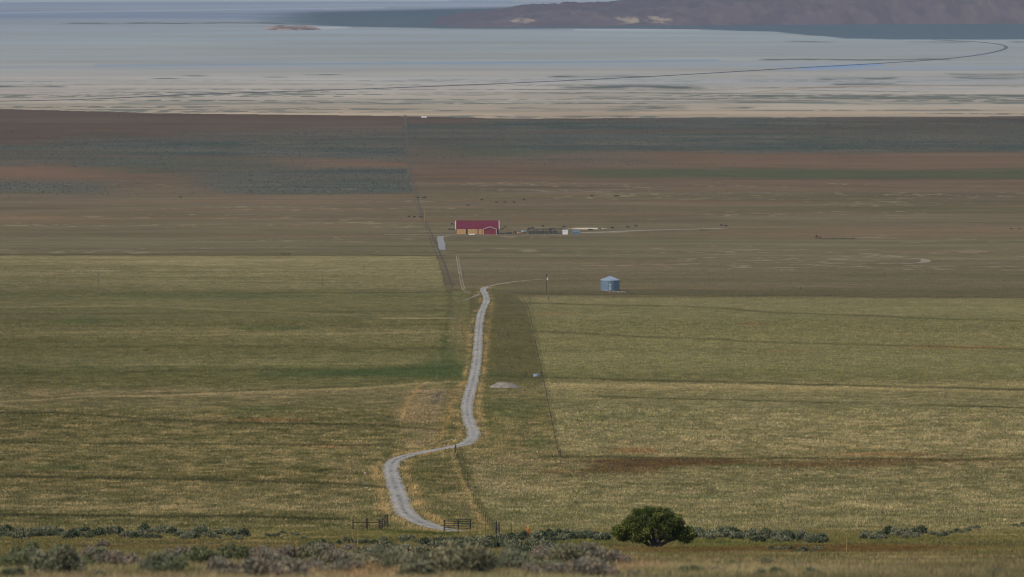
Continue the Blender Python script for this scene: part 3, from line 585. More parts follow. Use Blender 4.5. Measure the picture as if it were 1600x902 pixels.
# ------------------------------------------------------------------ red hay barn with its gabled front bay
def mpx(py): return float(hit(800, py)[1]) * PXS          # metres per photograph pixel on the ground at that row
def barn():
    p = hit(746, 366.2); k = p[1] * PXS
    t = thing('barn', loc=(p[0], p[1], gz(*p)), label='long open fronted barn with crimson metal roof and white trim, full of hay', cat='barn', rz=R(.8))
    Lh = 33.5 * k; D = 20.; ev = 8.6 * k; rd = ev + 5.4; dn = -1.6
    x0, x1 = -Lh, Lh
    b = MB().box(x0 + .2, x1 - .2, D - .25, D, dn, ev); b.build('back_wall', M['red_wall'], t)
    for x in (x0 + .2, x1 - .45):
        b = MB().prismx([(2.2 if x < 0 else .3, dn), (D - .3, dn), (D - .3, ev), (D / 2, rd - .25), (.3 if x > 0 else 2.2, ev - .05 if x > 0 else ev + .85)], x, x + .25); b.build('end_wall', M['red_wall'], t)
    b = MB(); th = .22
    b.prismx([(-.3, ev - .15), (D / 2, rd), (D / 2, rd + th), (-.3, ev - .15 + th)], x0, x1); b.prismx([(D + .7, ev - .35), (D + .7, ev - .35 + th), (D / 2, rd + th), (D / 2, rd)], x0, x1)
    n = 55
    for i in range(1, n):      # standing ribs of the sheeting
        x = x0 + (x1 - x0) * i / n
        b.prismx([(-.28, ev - .15 + th), (D / 2, rd + th), (D / 2, rd + th + .07), (-.28, ev - .15 + th + .07)], x - .04, x + .04)
    rf = b.build('roof', M['red_roof'], t)
    MB().box(x0, x1, D / 2 - .35, D / 2 + .35, rd + th + .08, rd + th + .2).build('ridge_cap', M['red_roof'], rf)
    for x in (x0 - .45, x1 + .05):
        MB().prismx([(-.45, ev - .6), (D / 2, rd - .35), (D / 2, rd + .42), (-.45, ev + .12)], x, x + .4).build('rake_trim', M['white'], t)
    for i in range(7):
        x = x0 + .5 + (x1 - x0 - 1) * i / 6 if i else x0 + .5
        if x < 3.5 or i == 6: MB().box(x - .16, x + .16, .1, .42, dn, ev - .2).build('post', M['wood'], t)
    MB().box(x0 + .3, x1 - .3, .12, .4, ev - .55, ev - .2).build('header_beam', M['wood'], t)
    # gabled bay, closed with red sheeting
    cx = (765.3 - 746) * k; w = 10.4 * k; e2 = 9.2 * k; r2 = 12.6 * k; y0 = -7.5
    bay = MB().prism([(cx - w, dn), (cx + w, dn), (cx + w, e2 - .2), (cx, r2 - .2), (cx - w, e2 - .2)], y0, 0.05).build('gabled_bay', M['red_wall'], t)
    b = MB()
    for i in range(25):
        x = cx - w + .4 + (2 * w - .8) * i / 24; b.box(x - .05, x + .05, y0 - .05, y0 - .003, dn, e2 - .25 + (r2 - e2) * (1 - abs(x - cx) / w))
    b.build('wall_rib', M['red_wall'], bay)
    b = MB(); b.prism([(cx - w - .4, e2 - .3), (cx, r2), (cx, r2 + .2), (cx - w - .4, e2 - .1)], y0 - .4, 3.); b.prism([(cx + w + .4, e2 - .3), (cx + w + .4, e2 - .1), (cx, r2 + .2), (cx, r2)], y0 - .4, 3.); b.build('bay_roof', M['red_roof'], bay)
    for sgn in (-1, 1):
        MB().prism([(cx + sgn * (w + .42), e2 - .62), (cx, r2 - .32), (cx, r2 + .22), (cx + sgn * (w + .42), e2 - .08)], y0 - .6, y0 - .41).build('bay_rake_trim', M['pink_trim'], bay)
        xx = cx + sgn * (w - .12); MB().box(xx - .3, xx + .3, y0 - .2, y0 - .06, dn, e2 - .4).build('corner_trim', M['pink_trim'], bay)
    # hay under the roof: big bales three and a bit high
    hb = MB().box(-1.22, 1.22, -.6, .6, 0, 1.315); hb = hb.build('hay_bale', M['hay'], None, .06)
    first = [True]
    lab = 'tan big hay bale stacked under the crimson barn roof'
    R_ = random.Random(3)
    for a, e, nz in ((713.6, 728.3, 3), (730.6, 746.2, 3), (747.6, 754.0, 3)):
        xa, xe = (a - 746) * k, (e - 746) * k; n = max(1, math.ceil((xe - xa) / 2.46))
        for dz in range(nz):
            for i in range(n):
                for row in range(2):
                    
                    if row and dz < nz - 1: continue
                    o = hb if first[0] else hb.copy()
                    if not first[0]: C.objects.link(o)
                    first[0] = False
                    q = Matrix.Rotation(R(.8), 3, 'Z') @ Vector((xa + 1.2 + (xe - xa - 2.4) * i / max(n - 1, 1) + R_.uniform(-.06, .06), -.02 + 1.25 * row + R_.uniform(-.1, .1), 0))
                    o.location = (p[0] + q.x, p[1] + q.y, gz(*p) + dz * 1.32 + .02); o.rotation_euler.z = R(.8 + R_.uniform(-1.2, 1.2))
                    tag(o, lab, 'hay bale', 'hay bales stacked in the barn')
barn()
t = thing('stock_trough', 737, 367.3, 'long low white water trough in front of the stacked hay', 'trough')
k = mpx(367); b = MB(); b.box(-2.3, 2.3, -.55, .55, .12, .2); b.box(-2.3, 2.3, -.6, -.5, .12, 1.); b.box(-2.3, 2.3, .5, .6, .12, 1.); b.box(-2.35, -2.25, -.6, .6, .12, 1.); b.box(2.25, 2.35, -.6, .6, .12, 1.)
b.build('basin', M['white'], t); MB().box(-2.2, 2.2, -.48, .48, .75, .8).build('water', M['glass'], t)
for x in (-1.8, 0, 1.8): MB().box(x - .15, x + .15, -.55, .55, -.3, .115).build('foot', M['conc'], t)

# ------------------------------------------------------------------ grain bin
def bin_():
    p = hit(953.2, 454.6); k = p[1] * PXS; r = 14.6 * k; hw = 17.2 * k; hr = 6.1 * k
    t = thing('grain_bin', loc=(p[0], p[1], gz(*p)), label='round corrugated blue-grey steel grain bin with a conical roof, alone in the field', cat='grain bin')
    prof = []
    n = 44
    for i in range(n + 1): prof.append((r + .035 * math.cos(i * math.pi), .5 + (hw - .5) * i / n))
    body = MB().lathe(prof, 64).build('body', M['steel'], t, smooth=True)
    for i in range(1, 5):
        z = .5 + (hw - .5) * i / 5; MB().lathe([(r + .04, z - .03), (r + .06, z - .03), (r + .06, z + .03), (r + .04, z + .03)], 64).build('sheet_seam', M['steel'], body)
    b = MB()
    for i in range(28):
        a = 2 * math.pi * i / 28; b.tube((math.cos(a) * (r + .05), math.sin(a) * (r + .05), .5), (math.cos(a) * (r + .05), math.sin(a) * (r + .05), hw), .03, n=5)
    b.build('stiffener', M['steel'], body)
    roof = MB().lathe([(r + .22, hw - .12), (r + .22, hw - .02), (.62, hw + hr - .25), (.62, hw + hr - .3), (r + .1, hw - .1)], 48).build('roof', M['steel_roof'], t, smooth=False)
    b = MB()
    for i in range(24):
        a = 2 * math.pi * i / 24; b.tube((math.cos(a) * (r + .2), math.sin(a) * (r + .2), hw + .01), (math.cos(a) * .6, math.sin(a) * .6, hw + hr - .22), .045, n=5)
    b.build('roof_rib', M['steel_roof'], roof)
    MB().lathe([(0, hw + hr + .12), (.5, hw + hr + .06), (.72, hw + hr - .22), (.72, hw + hr - .32), (0, hw + hr - .32)], 24).build('roof_cap', M['steel'], roof)
    MB().lathe([(0, -1.3), (r + .12, -1.3), (r + .12, .4), (r + .05, .48), (0, .48)], 48).build('concrete_base', M['dstone'], t)
    d = MB().box(-.5, .5, -r - .16, -r + .1, .62, 2.3).build('door', M['steel_roof'], t, .02); MB().box(.3, .36, -r - .22, -r - .165, 1.3, 1.6).build('handle', M['steel_d'], d)
    MB().box(-.28, .28, -r - .13, -r + .1, 2.9, 3.5).build('inspection_hatch', M['white'], t, .02)
    a = R(-60); ca, sa = math.cos(a), math.sin(a); b = MB()
    for s in (-.22, .22): b.tube((ca * (r + .2) - sa * s, sa * (r + .2) + ca * s, .6), (ca * (r + .2) - sa * s, sa * (r + .2) + ca * s, hw + .3), .03, n=5)
    for i in range(14): z = .9 + i * .36; b.tube((ca * (r + .2) - sa * -.22, sa * (r + .2) + ca * -.22, z), (ca * (r + .2) - sa * .22, sa * (r + .2) + ca * .22, z), .02, n=4)
    b.build('ladder', M['steel_d'], t)
bin_()
# ------------------------------------------------------------------ stones
def rock_mesh(seed, m, flat=.7):
    bm = bmesh.new(); bmesh.ops.create_icosphere(bm, subdivisions=2, radius=1)
    rr = random.Random(seed); pl = [(Vector((rr.gauss(0, 1), rr.gauss(0, 1), rr.gauss(0, 1))).normalized(), rr.uniform(.55, .9)) for _ in range(9)]
    for v in bm.verts:
        for n_, d_ in pl:
            e = v.co.dot(n_) - d_
            if e > 0: v.co -= n_ * e
        v.co.z *= flat
    me = bpy.data.meshes.new('rock'); bm.to_mesh(me); bm.free(); me.materials.append(m); return me
ROCKS = {m: [rock_mesh(i + 10 * j, M[m]) for i in range(4)] for j, m in enumerate(('stone', 'dstone'))}
RR = random.Random(5)
def rock(px, py, w, m, label, group):
    p = hit(px, py); k = p[1] * PXS
    o = link('rock', RR.choice(ROCKS[m])); r = w * k / 2; o.location = (p[0], p[1], gz(*p) + r * .25); o.scale = (r, r * RR.uniform(.7, 1), r * RR.uniform(.7, 1.1)); o.rotation_euler.z = RR.uniform(0, 6.3)
    return tag(o, label, 'rock', group)
for i in range(16): rock(952 + i * 1.7 + RR.uniform(-1, 1), 456.6 + RR.uniform(-1.0, 1.3), RR.uniform(1.8, 3.4), 'stone', 'pale rock heaped against the foot of the grain bin', 'rocks at the grain bin')
for x, y, w in ((672, 619, 5), (676, 622, 6), (681, 620, 7), (686, 623, 6), (690, 625, 5), (679, 626, 6), (685, 627, 5), (674, 616, 4), (693, 621, 4), (668, 617, 4)): rock(x, y, w, 'dstone', 'grey boulder tipped in the bank beside the gravel road', 'boulders in the road bank')
for x, y, w in ((972, 869, 5), (981, 868, 6), (989, 868.5, 11), (995, 869, 6), (1003, 868, 7), (1011, 869, 5), (1019, 869, 7), (1064, 867, 5), (1155, 866, 5)): rock(x, y, w, 'stone', 'pale flat stone lying in the dry grass below the juniper', 'stones below the juniper')
for x, y, w in ((571, 741, 7), (577, 735, 5), (566, 748, 5), (573, 763, 6), (563, 730, 4), (580, 728, 4), (570, 756, 4)): rock(x, y, w, 'stone', 'pale stone in the grass beside the bend of the gravel road', 'stones beside the road bend')
for x, y, w in ((690, 692, 5), (699, 690, 4), (706, 688, 5), (712, 684, 4), (676, 694, 5)): rock(x, y, w, 'stone', 'small pale stone on the bank above the road turn', 'stones above the road turn')
for x, y, w in ((437, 839, 7), (446, 842, 6), (340, 843, 5)): rock(x, y, w, 'stone', 'whitish stone among the sagebrush on the near slope', 'stones on the near slope')
for i in range(26): rock(RR.uniform(0, 1600), RR.uniform(690, 822), RR.uniform(1.6, 3.0), 'stone', 'small pale stone half sunk in the pasture', 'pasture stones')
# gravel heap
def heap(px, py, wpx, hpx):
    p = hit(px, py); k = p[1] * PXS; w = wpx * k / 2; h = hpx * k
    bm = bmesh.new(); n = 28
    vs = [[bm.verts.new((0, 0, 0)) for _ in range(n)] for _ in range(n)]
    for j in range(n):
        for i in range(n):
            x = (i / (n - 1) * 2 - 1); y = (j / (n - 1) * 2 - 1); q = max(0, 1 - math.hypot(x * .98, y) ); prof = min(1, q * 1.75) * (.82 + .35 * float(fbm(np.array(x * 2.5 + 9), np.array(y * 2.5), 201, 3)))
            z = h * prof * (1 - .25 * x) - .5 * (q <= 0) - .12
            vs[j][i].co = (x * w * 1.05, y * w * .8, z)
    for j in range(n - 1):
        for i in range(n - 1): bm.faces.new((vs[j][i], vs[j][i + 1], vs[j + 1][i + 1], vs[j + 1][i]))
    me = bpy.data.meshes.new('gravel_pile'); bm.to_mesh(me); bm.free(); me.materials.append(M['mound'])
    tag(link('gravel_pile', me, None, (p[0], p[1], gz(*p))), 'low pinkish-grey pile of gravel beside the road', 'gravel pile')
heap(790, 606, 54, 8.5)
for i in range(14): rock(790 + RR.gauss(0, 20), 607.5 + RR.uniform(-1.5, 2.5), RR.uniform(1.5, 3.2), 'stone', 'small stone spilled round the foot of the gravel pile', 'spilled stones')

# ------------------------------------------------------------------ gates, fences, posts
def post(parent, x, y, z0, h, r, m, name='post', lean=0., n=7): return MB().tube((x, y, z0 - .3), (x + lean, y, z0 + h), r, r * .85, n).build(name, m, parent)
def local(t, px, py):
    q = hit(px, py); return Vector((q[0], q[1], gz(*q))) - t.location
t = thing('rail_fence', 572, 828, 'rusty post and rail fence section in the dry grass, west of the road gate', 'fence'); k = mpx(827)
P = [local(t, x, 828.2) for x in (551.5, 573, 592.5)]
for i, q in enumerate(P): post(t, q.x, q.y, q.z, (1.35, 1.45, 1.35)[i], (.08, .13, .1)[i], M['rust'])
for a_, b_ in ((0, 1), (1, 2)): MB().tube((P[a_].x, P[a_].y, P[a_].z + .92), (P[b_].x, P[b_].y, P[b_].z + .96), .06, n=6).build('rail', M['rust'], t)
for a_, b_ in ((0, 1), (1, 2)): MB().tube((P[a_].x, P[a_].y, P[a_].z + .42), (P[b_].x, P[b_].y, P[b_].z + .46), .018, n=5).build('wire', M['rope'], t)
t = thing('pipe_gate', 599, 829, 'rusty pipe gate swung open end-on to its rail fence', 'gate')
a_, b_ = local(t, 595, 829), local(t, 605, 828.4) + Vector((0, 2.4, 0)); b_.z = a_.z + .1
for i, f in enumerate((0, .25, .5, .75, 1)): q = a_.lerp(b_, f); post(t, q.x, q.y, q.z + (.3 if 0 < i < 4 else 0), 1.3 - (.2 if 0 < i < 4 else 0), .05 if 0 < i < 4 else .08, M['rust'], 'upright')
for i in range(5): z = .25 + i * .25; MB().tube(a_ + Vector((0, 0, z)), b_ + Vector((0, 0, z)), .045, n=6).build('bar', M['rust'], t)
t = thing('corral_panel', 714, 831, 'dark green six bar corral panel standing across the end of the gravel road', 'corral panel')
a_, m_, b_ = local(t, 694, 831.5), local(t, 716, 831.8), local(t, 735, 831.5)
for q, h in ((a_, 1.4), (m_, 1.55), (b_, 1.55)): post(t, q.x, q.y, q.z, h, .08, M['green_pipe'], 'upright')
for i in range(6): z = .34 + i * .215; MB().tube(a_ + Vector((0, -.06, z)), b_ + Vector((0, -.06, z + .08)), .042, n=6).build('bar', M['green_pipe'], t)
t = thing('corner_post', 778, 836, 'pair of thick leaning weathered corner posts where the field fence ends', 'fence post')
for x, h, r, ln in ((-.25, 1.5, .12, .05), (.12, 1.25, .11, -.04)): post(t, x, 0, 0, h, r, M['wood'], 'post', ln, 9)
MB().tube((-.25, 0, 1.1), (.12, 0, .25), .05).build('brace', M['wood'], t)
for x, lab in ((757.5, 'thin grey fence stake between the corral panel and the corner posts'), (799, 'thin bent stake beside the sagebrush near the orange marker')):
    o = MB().tube((0, 0, -.3), (.06, 0, 1.0), .05, .04).build('stake', M['wood'], None, loc=(*hit(x, 832), gz(*hit(x, 832)))); tag(o, lab, 'stake')
t = thing('marker_post', 825.5, 836.5, 'bright orange marker post with yellow top in the sagebrush', 'marker post')
MB().tube((0, 0, -.3), (0, 0, .72), .12, .11, 10).build('post', M['orange'], t); MB().tube((.02, 0, .723), (.02, 0, 1.02), .10, .11, 10).build('top', M['yellow'], t); MB().box(-.24, -.17, -.05, .05, -.2, .95).build('stake', M['orange'], t)
p = hit(1322.5, 866); o = MB().tube((0, 0, -.3), (.03, 0, .9), .022, .018).build('stake', M['straw'], None, loc=(p[0], p[1], gz(*p))); tag(o, 'pale thin survey stake in the dry grass, far east of the juniper', 'stake')
p = hit(868, 852); o = MB().tube((0, 0, -.3), (.0, 0, 1.2), .06, .05).build('steel_stake', M['dark'], None, loc=(p[0], p[1], gz(*p))); tag(o, 'short dark stake standing among the sagebrush clumps', 'stake')

def fence(name, PX, step, h, r, m, label, wires, wr=.012, off=0.):
    P = resample(np.array([hit(x, y) for x, y in PX]), step); t = thing(name, loc=(P[0, 0], P[0, 1], gz(*P[0])), label=label, cat='fence')
    base = Vector(t.location); q = [Vector((x + off, y, gz(x + off, y))) - base for x, y in P]
    me = None; R_ = random.Random(len(P))
    for i, v in enumerate(q):
        if me is None: o = post(t, 0, 0, 0, h, r, m); me = o.data
        else: o = link('post', me, t)
        o.location = v; o.rotation_euler = (R_.uniform(-.05, .05), R_.uniform(-.06, .06), 0); o.scale = (1, 1, R_.uniform(.9, 1.12))
    for z in wires:
        b = MB()
        for a_, b_ in zip(q[:-1], q[1:]): b.tube(a_ + Vector((0, 0, z)), b_ + Vector((0, 0, z)), wr, n=4)
        b.build('wire', M['rope'], t)
fence('wire_fence', NEARF, 15, 1.1, .045, M['wood'], 'wire stock fence running from the road turn down to the corner posts', (.4, .75, 1.1), .002)
fence('wire_fence', XRT, 14, 1.25, .055, M['wood'], 'wire stock fence along the edge of the eastern field, past the gravel pile', (.4, .75, 1.1), .003)
fence('wire_fence', XF, 58, 1.5, .10, M['wood'], 'long wire fence running away past the barn to the salt flats', (.6, 1.2), .02)
post_px = (875, 713.5); p = hit(*post_px); o = MB().tube((0, 0, -.3), (0, 0, 1.4), .1, .09).build('fence_post', M['wood'], None, loc=(p[0], p[1], gz(*p))); tag(o, 'stout dark fence post at the lower end of the eastern field fence', 'fence post')
p = hit(711, 708); o = MB().tube((0, 0, -.3), (.05, 0, 1.55), .13, .11).build('fence_post', M['wood'], None, loc=(p[0], p[1], gz(*p))); tag(o, 'dark fence post standing beside the turn of the gravel road', 'fence post')
t = thing('stock_tank', 838, 588.5, 'small pale galvanised water tank beside the eastern field fence', 'water tank')
k = mpx(588); b = MB(); b.lathe([(0, .05), (.8, .05), (.85, .75), (.8, .75), (.76, .12), (0, .12)], 24); b.build('tank', M['steel_roof'], t); MB().box(-.95, .95, -.95, .95, -.4, .045).build('base', M['conc'], t)
for x in (822, 845.5):
    p = hit(x, 588.5); o = MB().tube((0, 0, -.3), (0, 0, 1.7), .12, .1).build('fence_post', M['wood'], None, loc=(p[0], p[1], gz(*p))); tag(o, 'dark post beside the pale water tank, on its road side' if x < 830 else 'dark post beside the pale water tank, on its field side', 'fence post')

def pole(px, py, hpx, label, cross=True, r=.13, m='wood'):
    p = hit(px, py); k = p[1] * PXS; h = hpx * k; t = thing('utility_pole', loc=(p[0], p[1], gz(*p)), label=label, cat='pole')
    MB().tube((0, 0, -.6), (0, 0, h), r, r * .7).build('shaft', M[m], t)
    if cross:
        MB().box(-.9, .9, -.08, .08, h - .75, h - .6).build('crossarm', M['wood'], t)
        for x in (-.8, .8): MB().tube((x, 0, h - .598), (x, 0, h - .4), .06, .04).build('insulator', M['white'], t)
    return t, h
t, h = pole(854, 456, 27, 'lone utility pole with a grey transformer, in the field west of the grain bin', True, .15)
MB().tube((.42, -.1, h - 2.6), (.42, -.1, h - 1.5), .32, .32, 12).build('transformer', M['white'], t); MB().tube((-.02, -.15, h - .58), (-.02, -.15, h + .4), .2, .15).build('cap_switch', M['dark'], t)
pole(154.5, 446.5, 21, 'thin bare utility pole far out in the western field', False, .11); pole(503.5, 448, 18, 'thin bare utility pole nearer the road in the western field', False, .11)
pole(663.5, 346, 19, 'pale slender pole beside the long fence, behind the barn', False, .16, 'straw'); pole(892, 359, 9, 'short dark pole behind the white shed', False, .18)
p = hit(1002, 456); 
for x, y, lab in ((857.5, 469, 'short dark post in the field below the utility pole'), (1206, 454.5, 'small dark post on the field edge east of the grain bin, first of two'), (1251, 453, 'small dark post on the field edge, farther east of the grain bin')):
    p = hit(x, y); o = MB().tube((0, 0, -.3), (0, 0, 1.5), .16, .14).build('fence_post', M['dark'], None, loc=(p[0], p[1], gz(*p))); tag(o, lab, 'fence post')

# ------------------------------------------------------------------ yard east of the barn
def rail_line(name, px0, px1, py, h, label, n, m='wood', rails=3):
    a, e = hit(px0, py), hit(px1, py); t = thing(name, loc=(a[0], a[1], gz(*a)), label=label, cat='fence'); base = Vector(t.location)
    q = [Vector((a[0] + (e[0] - a[0]) * i / n, a[1] + (e[1] - a[1]) * i / n, 0)) for i in range(n + 1)]
    for v in q: v.z = gz(v.x, v.y)
    q = [v - base for v in q]
    for v in q: post(t, v.x, v.y, v.z, h, .13, M[m])
    for j in range(rails):
        z = h * (j + .7) / rails
        b = MB()
        for v, u in zip(q[:-1], q[1:]): b.tube(v + Vector((0, -.15, z)), u + Vector((0, -.15, z)), .1, n=5)
        b.build('rail', M[m], t)
    return t, q
t, q = rail_line('windbreak_fence', 826.5, 870, 366.6, 3.0, 'dark solid board windbreak fence of the cattle pen', 10, 'dark', 1)
for v, u in zip(q[:-1], q[1:]):
    b = MB(); n = 10
    for i in range(n):
        if (i * 7 + int(v.x)) % 9 == 0: continue
        x0 = v.x + (u.x - v.x) * (i + .08) / n; x1 = v.x + (u.x - v.x) * (i + .92) / n; b.box(x0, x1, v.y + .02, v.y + .08, v.z + .25, v.z + 2.7 + .25 * ((i * 5) % 3 - 1))
    b.build('board_panel', M['dark'], t)
rail_line('rail_fence', 779, 826, 367.0, 1.5, 'low dark rail fence joining the barn to the board windbreak', 12, 'dark', 2)
rail_line('rail_fence', 826, 880, 359.6, 1.5, 'dark rail fence along the far side of the cattle pen', 14, 'dark', 2)
rail_line('rail_fence', 870.5, 879, 366.8, 1.9, 'short dark rail fence between the windbreak and the white shed', 3, 'dark', 3)
def shed(px, py, w, d, h, label, wall, roof, lean, rz=0., skirt=None):
    t = thing('shed', px, py, label, 'shed', rz=rz)
    b = MB().box(-w / 2, w / 2, 0, d, -.6, h).build('wall', M[wall], t)
    if lean: MB().prismx([(-.25, h + .02), (d + .25, h + .42), (d + .25, h + .54), (-.25, h + .14)], -w / 2 - .2, w / 2 + .2).build('roof', M[roof], t)
    else: MB().prismx([(-.3, h - .08), (d / 2, h + .95), (d + .3, h - .08), (d + .3, h + .04), (d / 2, h + 1.08), (-.3, h + .04)], -w / 2 - .25, w / 2 + .25).build('roof', M[roof], t)
    dr = MB().box(w * .1, w * .1 + 1.0, -.06, -.004, 0, 2.05).build('door', M[roof], t); MB().box(w * .1 + .8, w * .1 + .88, -.12, -.062, .95, 1.1).build('handle', M['steel_d'], dr)
    return t
shed(883.2, 366.9, 4.2, 4, 3.0, 'small white box shed at the end of the cattle pen', 'white', 'white', True)
shed(900.3, 366.9, 5.2, 5.5, 2.2, 'low blue-grey metal shed beside the white shed', 'blue', 'blue', False)
MB_ = MB()
def wheel(parent, x, y, r, wd):
    w_ = MB().tube((x - wd / 2, y, r), (x + wd / 2, y, r), r, n=16).build('wheel', M['tyre'], parent); MB().tube((x - wd / 2 - .02, y, r), (x + wd / 2 + .02, y, r), r * .5, n=12).build('rim', M['yellow'], w_)
def tractor(px, py, label, s=1., rz=0., paint='red_paint'):
    t = thing('tractor', px, py, label, 'tractor', rz=rz)
    b = MB(); b.box(-.45, .45, -2.0, .1, .75, 1.45); b.box(-.6, .6, .1, 1.3, .7, 1.1); b.build('body', M[paint], t, .06)
    c = MB(); c.box(-.7, .7, .15, 1.25, 2.45, 2.6); c.build('cab_roof', M[paint], t, .05)
    MB().box(-.62, .62, .2, 1.2, 1.1, 2.45).build('cab', M['glass'], t)
    MB().tube((.25, -1.2, 1.45), (.25, -1.2, 2.3), .06).build('exhaust', M['dark'], t)
    for x in (-.85, .85): wheel(t, x, .8, .8, .45); wheel(t, x * .85, -1.6, .48, .3)
    t.scale = (s, s, s); return t
tractor(806.5, 366.4, 'small red tractor parked between the barn and the cattle pen', 1.0, R(70))
tractor(1277.5, 373.0, 'faded red tractor parked alone out on the plain at the end of the dark weeds', 1.15, R(80))
def wagon(px, py, label, box, rz, s=1.):
    t = thing('farm_wagon', px, py, label, 'wagon', rz=rz)
    b = MB(); b.box(-1.0, 1.0, -2.2, 2.2, .85, .95)
    for q in ((-1.0, -.94, -2.2, 2.2), (.94, 1.0, -2.2, 2.2)): b.box(*q, .95, 1.9)
    b.box(-.94, .94, -2.2, -2.14, .95, 1.9); b.box(-.94, .94, 2.14, 2.2, .95, 1.9); b.build('box', M[box], t)
    MB().tube((0, -2.2, .7), (0, -3.8, .45), .06).build('drawbar', M['dark'], t)
    for y in (-1.4, 1.4):
        for x in (-.85, .85): wheel(t, x, y, .42, .25)
    t.scale = (s, s, s)
wagon(810.3, 366.8, 'orange-tan farm wagon beside the small red tractor', 'hay', R(10))
wagon(818.2, 364.5, 'grey farm wagon between the orange-tan wagon and the dark windbreak', 'steel_roof', R(20), 1.1)
wagon(796.5, 366.4, 'dark low farm wagon beside the rail fence near the barn', 'dark', R(85), .8)
t = thing('farm_hut', 662.5, 184.6, 'tiny white hut standing where the plain meets the salt flats', 'hut')
MB().box(-3.8, 3.8, 0, 3, -.5, 2.0).build('wall', M['white'], t); MB().prismx([(-.3, 1.98), (1.5, 2.7), (3.3, 1.98), (3.3, 2.1), (1.5, 2.85), (-.3, 2.1)], -4.1, 4.1).build('roof', M['white'], t); MB().box(-.5, .5, -.05, -.004, 0, 1.8).build('door', M['dark'], t)

# ------------------------------------------------------------------ black cattle
def skin(name, verts, edges, rad, m, sub=1):
    me = bpy.data.meshes.new(name); me.from_pydata(verts, edges, []); o = bpy.data.objects.new(name, me); C.objects.link(o)
    md = o.modifiers.new('s', 'SKIN'); md.use_smooth_shade = True
    for i, r in enumerate(rad): me.skin_vertices[0].data[i].radius = (r, r) if not isinstance(r, tuple) else r
    me.skin_vertices[0].data[0].use_root = True
    ss = o.modifiers.new('u', 'SUBSURF'); ss.levels = sub; ss.render_levels = sub
    dg = bpy.context.evaluated_depsgraph_get(); out = bpy.data.meshes.new_from_object(o.evaluated_get(dg)); bpy.data.objects.remove(o); out.name = name
    out.materials.clear(); out.materials.append(m); return out
def cow_mesh(graze):
    V = [(-.2, 0, 1.0), (-.75, 0, 1.05), (.45, 0, 1.0), (.75, 0, 1.12)]; E = [(0, 1), (0, 2), (2, 3)]; Rr = [(.33, .36), (.29, .33), (.31, .38), (.22, .28)]
    def add(v, par, r): V.append(v); E.append((par, len(V) - 1)); Rr.append(r); return len(V) - 1
    if graze: n = add((1.05, 0, .85), 3, .16); h = add((1.25, 0, .5), n, .14); mz = add((1.42, 0, .2), h, .09)
    else: n = add((1.05, 0, 1.32), 3, .16); h = add((1.28, 0, 1.45), n, .15); mz = add((1.62, 0, 1.28), h, .09)
    for s in (-1, 1): add((V[h][0] - .05, s * .24, V[h][2] + .08), h, .045)
    for s in (-1, 1):
        a = add((.62, s * .2, .66), 3, .12); c = add((.64, s * .2, .36), a, .065); add((.63, s * .2, .02), c, .06)
        a = add((-.78, s * .2, .7), 1, .15); c = add((-.92, s * .2, .42), a, .07); add((-.86, s * .2, .02), c, .06)
    a = add((-1.08, 0, 1.12), 1, .05); add((-1.14, 0, .55), a, .04)
    return skin('cow', V, E, Rr, M['cow'], 1)
COWS = [cow_mesh(False), cow_mesh(True)]
RC = random.Random(8)
def cow(px, py, label, group=None, s=1.1):
    p = hit(px, py + .7); i = RC.random() < .6; o = link('cow', COWS[int(i)], None, (p[0], p[1], gz(*p) - .03)); a = RC.choice((0, math.pi)) + RC.uniform(-.6, .6)
    o.rotation_euler.z = a; o.scale = (s, s, s); tag(o, label, 'cow', group)
